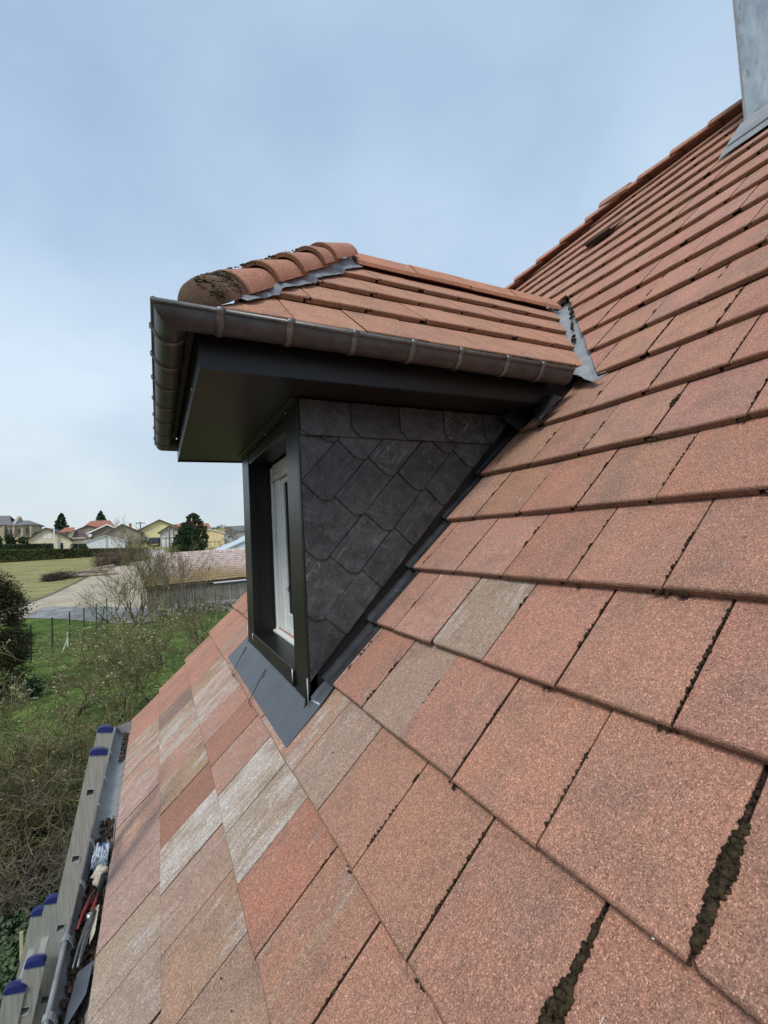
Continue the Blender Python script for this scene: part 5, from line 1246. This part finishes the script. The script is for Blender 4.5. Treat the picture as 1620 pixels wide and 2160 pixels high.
b = MB(); b.bb(a.x, c.x, 84, 91, c.z-.6, a.z); wl = keep(b.build('wall', 'render_pale'), t)
b = MB(); b.bb(a.x-.3, c.x+.5, 83.6, 91.4, a.z, a.z+.18); keep(b.build('roof', 'roof_grey'), t)
win(t, wl, 84, 480, 1129.5, 492, 1135.5, 84)
a, c, e = atY(474, 1125, 112), atY(560, 1124, 112), atY(486, 1112, 118)
t = thing('house', 'long low house with a greyish red roof far right of the village', 'house', ((a.x+c.x)/2, 118, tz(118)))
b = MB(); b.bb(a.x, c.x, 112.5, 122, tz(112)-1, a.z); keep(b.build('wall', 'render_grey'), t)
b = MB(); b.prism([(a.x, 112, a.z), (c.x, 112, a.z), (c.x, 118, e.z+.2), (a.x+1, 118, e.z)], (0, 0, .2)); keep(b.build('roof', lambda: None) if False else b.build('roof', 'roof_brown'), t)
a, c = atY(497, 1121, 100), atY(540, 1132, 100)
t = thing('house', 'dark low outbuilding with small windows below the greyish red roof', 'house', ((a.x+c.x)/2, 103, tz(100)))
b = MB(); b.bb(a.x, c.x, 100, 106, c.z-1.6, a.z); wl = keep(b.build('wall', 'render_grey'), t); b = MB(); b.prism([(a.x-.3, 99.6, a.z), (c.x, 99.6, a.z), (c.x, 104, a.z+1.0), (a.x-.3, 104, a.z+1.0)], (0, 0, .2)); keep(b.build('roof', 'roof_grey'), t)
win(t, wl, 100, 501, 1124, 505, 1128, 100)
# blue corrugated shed
Ys = 50.0; a, c = atY(466, 1166, Ys), atY(560, 1122, Ys)
t = thing('shed', 'pale blue corrugated shed with a sloping roofline behind the barn', 'shed', ((a.x+c.x)/2, 54, tz(50)))
b = MB(); n = 60; vs = []
for i in range(n+1):
    x = a.x+(c.x-a.x)*i/n; z = a.z+(c.z-a.z)*i/n; yy = Ys+(.03 if i % 2 else 0)
    vs += [Vector((x, yy, tz(Ys)-.5)), Vector((x, yy, max(z, tz(Ys)-.4)))]
b.add(vs, [(2*i, 2*i+2, 2*i+3, 2*i+1) for i in range(n)]); keep(b.build('wall', 'corrugated_blue'), t)
b = MB(); b.prism([(a.x-.3, Ys-.15, a.z-.03), (c.x, Ys-.15, c.z+.02), (c.x, Ys-.15, c.z+.16), (a.x-.3, Ys-.15, a.z+.10)], (0, 9, 0)); keep(b.build('roof', 'corrugated_blue'), t)
# barn with old tiled roof and plank wall
Yb, Yr = 37.0, 41.0
e0, e1, r0, r1 = atY(301, 1240, Yb), atY(560, 1214, Yb), atY(327, 1170.5, Yr), atY(580, 1155, Yr)
t = thing('barn', 'long low barn with pale mossy tiles and grey plank wall', 'barn', (4, 39, tz(38)))
def sag(i, j): return .035*noise.noise(Vector((i*.5, j*.4, 2)))
b = MB(); NR, NC = 13, 46
for k in range(NR):
    q0, q1 = k/NR, (k+1)/NR
    for j in range(NC):
        # one pantile: a shallow S across the column
        u0 = j/NC; u1 = (j+1)/NC
        rows = []
        for (q, lift) in ((q0, .05), (q1+.25/NR, .0)):
            row = []
            for s, hz in ((0, .0), (.25, .055), (.5, .065), (.72, .02), (1.0, .0)):
                u_ = u0+(u1-u0)*s; A = e0.lerp(e1, u_); B = r0.lerp(r1, u_); p = A.lerp(B, q)
                row.append(p+Vector((0, -.4*(hz+lift), (hz+lift)*.85+sag(u_*30, q*6))))
            rows.append(row)
        b.grid(rows)
o = keep(b.build('tiled_roof', 'barn_tile', smooth=False), t)
b = MB(); b.prism([e0+Vector((0, 0, -.06)), e1+Vector((0, 0, -.06)), r1+Vector((0, 0, -.06)), r0+Vector((0, 0, -.06))], (0, 0, -.06)); b.prism([r0+Vector((0, 0, -.04)), r1+Vector((0, 0, -.04)), Vector((r1.x, 2*Yr-Yb, e1.z)), Vector((r0.x-.5, 2*Yr-Yb, e0.z))], (0, 0, -.06)); keep(b.build('roof_deck', 'roof_brown'), t)
b = MB(); x = e0.x+.25
while x < e1.x-.3:
    wd = random.uniform(.13, .24); zt = e0.z+(e1.z-e0.z)*(x-e0.x)/(e1.x-e0.x)-.02
    if random.random() > .05: b.bb(x, x+wd-.018, Yb+.25+random.uniform(0, .03), Yb+.30, -4.5, zt+random.uniform(-.02, .02))
    x += wd
keep(b.build('plank_wall', 'old_plank'), t)
b = MB(); b.bb(e0.x+.25, e1.x-.3, Yb+.5, Yb+.55, -4.6, e0.z-.1); b.bb(e0.x+.25, e0.x+.32, Yb+.3, 2*Yr-Yb-.3, -4.6, e0.z-.1); keep(b.build('inner_wall', 'dark_gasket'), t)
b = MB(); g0, g1 = atY(450, 1230, Yb-.1), atY(560, 1219, Yb-.1); b.tube([g0, g1], .05, 8); keep(b.build('gutter', 'white_paint'), t)
b = MB(); b.tube([r0+Vector((0, 0, .03)), r1+Vector((0, 0, .03))], .09, 8); keep(b.build('ridge', 'barn_tile'), t)
# pale rubble wall before the barn
b = MB()
for q in range(700):
    f = random.random(); p = hit(330+190*f, 1292-12*f); h = .75+.25*noise.noise(Vector((f*9, 0, 0)))
    b.blob((p.x, 35.4+random.uniform(-.25, .25), -4.25+random.random()**1.2*h), random.uniform(.06, .15), 1, .4, 4)
tag(b.build('rubble_wall', 'pale_stone'), 'low broken wall of pale rubble stones before the barn', 'wall')

# ------------------------------------------------------------------ parked car
cc = atY(326, 1150.5, 90)
car = thing('parked_car', 'dark blue saloon car parked beside the yellow house', 'car', (cc.x, 90, cc.z))
prf = [(-2.1, .30), (-2.12, .62), (-1.95, .80), (-1.15, .90), (-.55, 1.36), (.75, 1.40), (1.45, .98), (2.05, .90), (2.15, .55), (2.1, .30)]
def carpt(l, z, wd): return Vector((cc.x+wd+l*.10, 90+l*.99-0, cc.z+z))
b = MB(); rows = [[carpt(l, z, wd*(1 if z < 1 else .82)) for l, z in prf] for wd in (-.86, -.8, .8, .86)]
b.grid(rows, close=True); n = len(prf); b.add(rows[0], [tuple(range(n))]); b.add(rows[-1], [tuple(range(n))]); keep(bevel(b.build('body', 'car_paint'), .05), car)
b = MB()
b.prism([carpt(-1.20, .93, -.70), carpt(-1.20, .93, .70), carpt(-.62, 1.32, .62), carpt(-.62, 1.32, -.62)], (0, -.03, .02)); keep(b.build('rear_window', 'dark_glass'), car)
for sx in (-1, 1):
    b = MB(); b.prism([carpt(-.9, .93, .80*sx), carpt(1.1, .97, .80*sx), carpt(.7, 1.32, .72*sx), carpt(-.5, 1.30, .72*sx)], (.03*sx, 0, 0)); keep(b.build('side_window', 'dark_glass'), car)
    b = MB(); q = carpt(-2.06, .68, .62*sx); b.box(q, .3, .12, .14); keep(b.build('tail_light', 'red_plastic'), car)
    for l in (-1.3, 1.35):
        b = MB(); q = carpt(l, .31, .80*sx); b.tube([q-Vector((.1, 0, 0)), q+Vector((.1, 0, 0))], .31, 16); keep(b.build('wheel', 'tyre'), car)

# ------------------------------------------------------------------ hedges and evergreens
hA1, hB1 = atY(-70, 1162, 73), atY(312, 1157, 75)
hedge('hedge', 'long clipped green hedge along the far edge of the field', (hA1.x, 73, hA1.z), (hB1.x, 75, hB1.z), 2.1, 1.3, 'hedge_leaf', 11000, .26)
h2a, h2b = atY(-70, 1151, 84), atY(112, 1147.5, 84)
hedge('hedge', 'dark clipped hedge in front of the cream house', (h2a.x, 84, h2a.z), (h2b.x, 84, h2b.z), 1.3, 1.2, 'dark_hedge_leaf', 3200, .28)
def bush(name, label, pxc, pyb, wpx, hpx, Y, m, n, size):
    c = atY(pxc, pyb, Y); s = Y/F_PX; b = MB()
    for q in range(16):
        p = c+Vector((random.uniform(-.5, .5)*wpx*s, random.uniform(-1, 1), random.uniform(.1, .75)*hpx*s))
        leaf_cloud(b, p, .34*hpx*s, n//16, size, .9, .4)
    return tag(b.build(name, m, recalc=False), label, 'bush')
bush('bush', 'dark green bushes below the church apse', 24, 1152, 95, 22, 110, 'dark_hedge_leaf', 2600, .5)
bush('bush', 'small dark shrub at the corner of the church garden', 62, 1150, 12, 14, 104, 'dark_hedge_leaf', 500, .4)
bush('bush', 'green shrubs beside the garage of the yellow house', 312, 1147, 14, 7, 97, 'hedge_leaf', 500, .3)
bush('bush', 'low dark shrub behind the long hedge by the white shed', 168, 1158, 22, 9, 86, 'dark_hedge_leaf', 500, .3)
cb = atY(397, 1170, 64)
conifer('conifer', 'big round dark green conifer standing behind the barn', (cb.x, 64, cb.z-.3), 4.0, 1.9, 'conifer_leaf', 17000, .22, egg=1.3)
cb = atY(408, 1160, 70); conifer('conifer', 'tall golden green cypress rising behind the round conifer', (cb.x, 69, cb.z), 5.0, 1.95, 'cypress_leaf', 12000, .24, egg=1.2)
cb = atY(130, 1136, 125); conifer('conifer', 'small fir tree above the roof of the cream house', (cb.x, 125, cb.z), 5.6, 2.0, 'conifer_leaf', 3000, .4, egg=.3)
cb = atY(213, 1120, 135); conifer('conifer', 'distant fir tree behind the bright red roof', (cb.x, 135, cb.z), 4.9, 1.9, 'conifer_leaf', 2400, .4, egg=.5)
# near yew on the left edge
yb = hit(-14, 1480)
t = thing('yew_tree', 'dense brownish evergreen tree at the left edge near the fence', 'tree', yb)
b = MB(); b.tube([yb, yb+Vector((0, 0, 3.2))], [.16, .04], 8); keep(b.build('trunk', 'bark_brown'), t)
b = MB(); s = yb.y/F_PX
for q in range(260):
    f = random.random(); a = random.uniform(0, 6.283); rr = (.80*math.sin(math.pi*min(1, f*.80+.16))**.8+.12)*random.uniform(.45, 1.05)
    p = yb+Vector((math.cos(a)*rr, math.sin(a)*rr, .15+f*4.05)); dr = Vector((math.cos(a), math.sin(a), .1))
    for w_ in range(120):
        u_ = (dr+Vector((random.gauss(0, .7), random.gauss(0, .7), random.gauss(0, .5)))).normalized(); v_ = u_.orthogonal().normalized()
        c = p+Vector((random.gauss(0, .14), random.gauss(0, .14), random.gauss(0, .12))); L_ = random.uniform(.06, .16)
        b.add([c, c+u_*L_*.5+v_*L_*.13, c+u_*L_, c+u_*L_*.5-v_*L_*.13], [(0, 1, 2, 3)])
keep(b.build('crown', 'yew_leaf', recalc=False), t)
b = MB(); 
for q in range(9): leaf_cloud(b, (yb.x+random.uniform(.3, 1.3), yb.y+random.uniform(-.8, .3), -4.2+random.uniform(.1, .5)), .4, 130, .16, .8, .3)
tag(b.build('juniper_bush', 'conifer_leaf', recalc=False), 'low spreading blue green juniper at the foot of the left evergreen', 'bush')

# ------------------------------------------------------------------ fence, stakes, poles
fp = [(65.6, 1399, 1314.6), (110.8, 1376, 1305.6), (147.8, 1360, 1294), (178, 1347, 1288), (204, 1333, 1286), (226, 1317, 1285)]
fence = None; tops = []
fence = thing('wire_fence', 'green wire mesh fence on thin steel posts across the lawn', 'fence', hit(147.8, 1360))
for (x, yb_, yt_) in fp:
    g_ = hit(x, yb_); top = g_+Vector((0, 0, 1.72)); tops.append((g_, top))
    b = MB(); b.tube([g_-Vector((0, 0, .2)), top], .032, 8); b.tube([top, top+Vector((0, 0, .02))], .036, 8); keep(b.build('post', 'green_steel'), fence)
g_ = hit(210, 1338); b = MB(); b.tube([g_, g_+Vector((.25, .3, 1.6))], .03, 8); keep(b.build('brace', 'green_steel'), fence)
pre = tops[0][0]+(tops[0][0]-tops[1][0])*1.0; allp = [(pre, pre+Vector((0, 0, 1.72)))]+tops
for (g0, t0), (g1, t1) in zip(allp, allp[1:]):
    b = MB()
    for k in range(1, 13): b.tube([g0.lerp(t0, k/12.5), g1.lerp(t1, k/12.5)], .0028 if k % 4 else .005, 3, cap=False)
    for k in range(1, 22): q = k/22; b.tube([g0.lerp(g1, q)+Vector((0, 0, .05)), t0.lerp(t1, q)-Vector((0, 0, .05))], .0024, 3, cap=False)
    keep(b.build('wire_mesh', 'green_steel', recalc=False), fence)
g_ = hit(142.5, 1366); b = MB(); b.box(g_+Vector((0, 0, .38)), .05, .03, .80); tag(b.build('stake', 'white_paint'), 'upright white stake on the lawn by the fence', 'stake')
g_ = hit(132, 1376); h_ = hit(148, 1362); b = MB(); b.tube([g_+Vector((0, 0, .02)), Vector((h_.x, h_.y-.6, -4.3+.55))], .02, 6); tag(b.build('stake', 'white_paint'), 'slanting pale stick leaning against the white stake', 'stake')
g_ = Vector((-2.2186, 6.6647, -4.3)); b = MB(); rows = []
for i in range(9):
    z = i/8*.50; b_ = .004*noise.noise(Vector((i, 0, 0)))
    rows.append([g_+Vector((dx+b_, dy, z)) for dx, dy in ((-.017, -.012), (.017, -.012), (.017, .012), (-.017, .012))])
b.grid(rows, close=True); b.add(rows[-1], [(0, 1, 2, 3)]); tag(b.build('stake', 'pale_wood'), 'split pale wooden stake standing behind the ladder', 'stake')
def pole(px, pyb, pyt, Y, label, arm=True):
    a, c = atY(px, pyb, Y), atY(px, pyt, Y); t = thing('power_pole', label, 'pole', a)
    b = MB(); b.tube([a-Vector((0, 0, .8)), Vector((a.x, Y, c.z))], [.14, .10], 8); keep(b.build('shaft', 'pole_wood'), t)
    b = MB(); b.box((a.x, Y, c.z-.25), 1.5, .1, .1)
    for dx in (-.65, -.2, .2, .65): b.tube([(a.x+dx, Y, c.z-.2), (a.x+dx, Y, c.z+.02)], .05, 6)
    if arm: keep(b.build('crossarm', 'pole_wood'), t)
    return Vector((a.x, Y, c.z))
p1 = pole(297, 1150, 1101, 97, 'grey power pole with crossarm in front of the yellow house')
p2 = pole(358.5, 1170, 1112, 70, 'brown wooden pole in front of the grey garage house', False)
p3 = pole(367.5, 1160, 1113, 80, 'thin pole between the garage house and the conifer', False)
p4 = pole(81, 1120, 1112, 130, 'short distant pole between the church and the cream house')
def cable(a, c, sagz, label):
    b = MB(); b.tube([a.lerp(c, i/12)-Vector((0, 0, sagz*4*(i/12)*(1-i/12))) for i in range(13)], .018, 4); tag(b.build('power_line', 'tyre'), label, 'cable')
cable(p1-Vector((.5, 0, .1)), atY(275, 1106, 102), .5, 'overhead cable from the grey pole to the stone house')
cable(p1+Vector((.5, 0, -.1)), p2, .8, 'overhead cable between the grey pole and the brown pole')
cable(p1+Vector((.2, 0, -.6)), p3, 1.0, 'lower overhead cable running to the thin pole')
# pickets by the barn corner
b = MB()
for q in range(14):
    px = 300+q*2.2; g_ = atY(px, 1178-q*.4, 52); b.box(g_+Vector((0, 0, .35)), .08, .04, 1.0+random.uniform(-.2, .2), Matrix.Rotation(random.uniform(-.15, .15), 3, 'Y'))
tag(b.build('picket_fence', 'old_plank'), 'old leaning grey picket fence behind the barn corner', 'fence')
b = MB(); g_ = atY(328, 1176, 50)
b.box(g_+Vector((0, 0, .3)), .9, .05, .7, Matrix.Rotation(.4, 3, 'Y')); b.box(g_+Vector((.5, .2, .35)), .7, .05, .7, Matrix.Rotation(-.5, 3, 'Y')); tag(b.build('pallet', 'white_paint'), 'white leaning boards among the pickets behind the barn', 'boards')

# ------------------------------------------------------------------ log pile and brush heap on the field
rp = hit(180, 1212)
for i, (px, py, L_, ang_, r_, tilt, m) in enumerate(((170, 1213, 4.6, .04, .15, 0, 'log'), (190, 1211, 5.0, -.03, .13, 0, 'log'), (185, 1206, 3.8, .17, .13, .02, 'log'), (165, 1210, 3.2, -.2, .12, 0, 'log'), (188, 1202, 4.6, .25, .13, .16, 'log'), (205, 1208, 3.2, -.1, .13, .0, 'log'))):
    c = hit(px, py+5) if i < 4 else hit(px, 1215)
    if i >= 4: c = c+Vector((0, 0, .45))
    d = Vector((math.cos(ang_), math.sin(ang_), tilt)); b = MB(); b.tube([c-d*L_/2+Vector((0, 0, r_)), c+Vector((0, .1, r_+.05)), c+d*L_/2+Vector((0, 0, r_))], [r_, r_*.95, r_*.85], 9)
    tag(b.build('log', 'wood_log'), ['lowest left log of the felled log pile', 'long grey log lying at the back of the pile', 'short pale log on top of the pile left side', 'thin log at the front of the pile', 'long pale log slanting up over the pile', 'right-hand log of the pile under the slanting log'][i], 'log', 'logs felled on the field')
def heap(name, label, pts, n, m, size, zr):
    b = MB()
    for q in range(n):
        (x, y, w_) = random.choice(pts); c = hit(x+random.uniform(-w_, w_), y)+Vector((0, random.uniform(-1, 1), random.random()**1.6*zr))
        u_ = Vector((random.gauss(0, 1), random.gauss(0, 1), random.gauss(0, .45))).normalized(); L_ = size*random.uniform(.5, 1.5); b.tube([c-u_*L_/2, c+Vector((0, 0, .05)), c+u_*L_/2], [.02, .016, .008], 3, cap=False)
    return tag(b.build(name, m, recalc=False), label, 'brushwood', kind='stuff')
heap('brushwood', 'grey cut twigs lying left of the log pile', [(118, 1222, 18), (140, 1218, 18), (105, 1224, 10)], 900, 'bark_brown', .9, .5)
heap('brushwood', 'reddish brown bramble thicket at the end of the hedge', [(215, 1194, 16), (240, 1188, 22), (265, 1184, 20), (285, 1182, 14), (250, 1192, 20)], 1500, 'brush', 1.0, 1.5)

# ------------------------------------------------------------------ leafless shrubs and trees
S = dict
bare_tree('bare_tree', 'big multi-stemmed leafless tree leaning left before the barn', hit(284, 1318), S(seed=3, L=1.9, r=.085, stems=5, lean=(.2, .75), levels=5, kids=(2, 4), up=.13, wig=.26, rmin=.0075, ang=(.3, .75), spread=.35, fall=(.62, .88)))
bare_tree('bare_tree', 'spreading leafless bush over the drive edge with arching twigs', hit(250, 1312), S(seed=11, L=1.7, r=.06, stems=5, lean=(.5, 1.1), levels=4, kids=(2, 4), up=.03, wig=.3, rmin=.0075, ang=(.35, .9), spread=.4, dir=(-.45, 0, 0)))
bare_tree('bare_tree', 'upright leafless shrub with straight shoots against the plank wall', hit(412, 1352), S(seed=5, L=1.9, r=.06, stems=5, lean=(.1, .5), levels=4, kids=(2, 4), up=.22, wig=.2, rmin=.006, ang=(.25, .6), bark='bark_brown', twig='twig_brown', spread=.2))
bare_tree('bare_tree', 'small leafless tree near the verge tiles right of the shrub', hit(428, 1368), S(seed=8, L=1.2, r=.06, stems=3, lean=(.1, .6), levels=5, kids=(2, 4), up=.06, wig=.38, rmin=.006, bark='bark_brown'))
bare_tree('bare_tree', 'thin pale sapling group between the two leafless bushes', hit(335, 1325), S(seed=21, L=2.2, r=.04, stems=8, lean=(.05, .45), levels=3, kids=(2, 4), up=.2, wig=.18, rmin=.006, ang=(.25, .6), twig='twig_brown', spread=.9))
bare_tree('bare_tree', 'gnarled budding fruit tree on the lawn beyond the ladder', Vector((-1.9, 14.3, -4.3)), S(seed=14, L=1.3, r=.085, stems=2, lean=(.05, .45), levels=5, kids=(3, 4), up=.05, wig=.42, rmin=.0066, ang=(.5, 1.1), bud=.55, budsize=.045, fall=(.64, .84)))
bare_tree('bare_tree', 'sprawling budding fruit tree beside the roof verge', Vector((-.35, 14.6, -4.3)), S(seed=41, L=1.3, r=.07, stems=3, lean=(.2, .7), levels=5, kids=(2, 4), up=.05, wig=.45, rmin=.0066, ang=(.5, 1.1), bud=.55, budsize=.045, fall=(.64, .84)))
bare_tree('bare_tree', 'twisted budding shrub in front of the evergreen', Vector((-3.6, 12.4, -4.3)), S(seed=17, L=1.05, r=.06, stems=4, lean=(.2, .7), levels=5, kids=(2, 4), up=.05, wig=.45, rmin=.0062, ang=(.5, 1.1), bud=.5, budsize=.045, fall=(.66, .86)))
bare_tree('bare_tree', 'tangled mossy leafless shrub left of the ladder top', Vector((-2.55, 9.4, -4.3)), S(seed=19, L=.95, r=.075, stems=4, lean=(.2, .8), levels=5, kids=(3, 4), up=.05, wig=.5, rmin=.0062, ang=(.5, 1.2), bud=.06, budsize=.03, fall=(.62, .82)))
bare_tree('bare_tree', 'dense leafless thicket at the left edge below the evergreen', Vector((-3.4, 9.0, -4.3)), S(seed=23, L=.85, r=.055, stems=4, lean=(.3, .9), levels=5, kids=(2, 4), up=.04, wig=.5, rmin=.0052, ang=(.5, 1.2), bark='bark_brown', bud=.08, budsize=.03, fall=(.66, .86)))
bare_tree('bare_tree', 'low bending leafless bush between the fruit tree and the ladder', Vector((-1.75, 10.6, -4.3)), S(seed=29, L=.75, r=.05, stems=4, lean=(.3, .8), levels=5, kids=(2, 4), up=.03, wig=.45, rmin=.006, ang=(.5, 1.2), bud=.15, budsize=.035, fall=(.66, .86)))
bare_tree('bare_tree', 'brown bramble-like leafless bush overhanging the leaf litter', Vector((-2.2, 7.9, -4.3)), S(seed=43, L=.7, r=.035, stems=5, lean=(.5, 1.2), levels=5, kids=(2, 4), up=-.01, wig=.5, rmin=.0045, ang=(.5, 1.2), bark='bark_brown', twig='twig_brown', fall=(.66, .88)))
bare_tree('bare_tree', 'slender budding shrub on the lawn left of the fruit tree', Vector((-3.0, 15.6, -4.3)), S(seed=57, L=1.15, r=.05, stems=3, lean=(.2, .6), levels=5, kids=(2, 4), up=.07, wig=.42, rmin=.0066, ang=(.5, 1.0), bud=.55, budsize=.045, fall=(.64, .84)))
bare_tree('bare_tree', 'wide budding leafless shrub under the plank wall beside the rubble', Vector((-.6, 21.0, -4.3)), S(seed=53, L=1.2, r=.06, stems=3, lean=(.2, .8), levels=4, kids=(3, 4), up=.05, wig=.42, rmin=.0090, ang=(.5, 1.0), bud=.45, budsize=.055, fall=(.64, .84)))
bare_tree('bare_tree', 'bare tree standing tall in front of the brown stone house', atY(268, 1190, 56), S(seed=31, L=1.9, r=.05, stems=4, lean=(.1, .4), levels=4, kids=(2, 3), up=.15, wig=.25, rmin=.010, spread=.5))
bare_tree('bare_tree', 'leafless roadside tree beside the low grey house', atY(504, 1168, 58), S(seed=33, L=1.4, r=.08, stems=4, lean=(.2, .6), levels=5, kids=(2, 3), up=.05, wig=.35, rmin=.011, bark='bark_brown', twig='twig_brown'))
bare_tree('bare_tree', 'distant round leafless crown above the far roofs', atY(460, 1128, 150), S(seed=35, L=1.6, r=.10, stems=2, lean=(0, .3), levels=5, kids=(3, 4), up=.02, wig=.3, rmin=.02, bark='bark_brown', twig='twig_brown'))
# fallen leaves and ivy under the shrubs
b = MB()
for q in range(15000):
    p = Vector((random.uniform(-5.2, .2), random.uniform(4.2, 11.2)+random.random()**3*2.5, 0)); p.z = tz(p.y)+random.uniform(.02, .09); s_ = random.uniform(.02, .05)
    u_ = Vector((random.gauss(0, 1), random.gauss(0, 1), random.gauss(0, .35))).normalized(); v_ = u_.cross(Vector((random.gauss(0, .3), random.gauss(0, .3), 1))).normalized()
    b.add([p-u_*s_, p+v_*s_*.6, p+u_*s_, p-v_*s_*.6], [(0, 1, 2, 3)])
tag(b.build('fallen_leaves', 'dead_leaf', recalc=False), 'brown fallen leaves carpeting the ground below the shrubs', 'leaves', kind='stuff')
b = MB()
for q in range(9000):
    c = random.choice(((-2.2, 6.4), (-2.5, 5.9), (-1.9, 7.6), (-2.8, 7.2), (-1.6, 8.6))); p = Vector((c[0]+random.gauss(0, .35), c[1]+random.gauss(0, .5), -4.2+random.uniform(-.05, .10))); s_ = random.uniform(.02, .045)
    u_ = Vector((random.gauss(0, 1), random.gauss(0, 1), random.gauss(0, .5))).normalized(); v_ = u_.orthogonal().normalized()
    b.add([p-u_*s_, p+v_*s_*.7, p+u_*s_, p-v_*s_*.7], [(0, 1, 2, 3)])
tag(b.build('ground_ivy', 'ivy_leaf', recalc=False), 'green ivy and weeds on the ground behind the ladder', 'ivy', kind='stuff')
# sagging wire of the old garden fence
for i, (z, lab) in enumerate(((-3.55, 'lowest rusty fence wire across the leaf litter'), (-3.3, 'second rusty fence wire across the leaf litter'), (-3.05, 'third rusty fence wire across the leaf litter'), (-2.8, 'topmost rusty fence wire across the leaf litter'))):
    b = MB(); b.tube([Vector((-6+.5*k, 8.6-.02*k, z+.03*math.sin(k*1.3+i))) for k in range(13)], .004, 4); tag(b.build('fence_wire', 'bark_brown'), lab, 'wire', 'old garden fence wires')
# repeats of a kind share a group
for o in list(COL.objects):
    if o.parent is None and 'category' in o and 'group' not in o:
        n = o.name.split('.')[0]
        if n == 'bare_tree': o['group'] = 'leafless shrubs and trees'
        elif n == 'house' and o is not house: o['group'] = 'village houses'
        elif n == 'power_pole': o['group'] = 'poles in the village'
        elif n == 'power_line': o['group'] = 'overhead cables'
        elif n == 'conifer': o['group'] = 'conifers by the village'
        elif n == 'hedge': o['group'] = 'clipped hedges'
        elif n == 'bush': o['group'] = 'bushes in the village gardens'
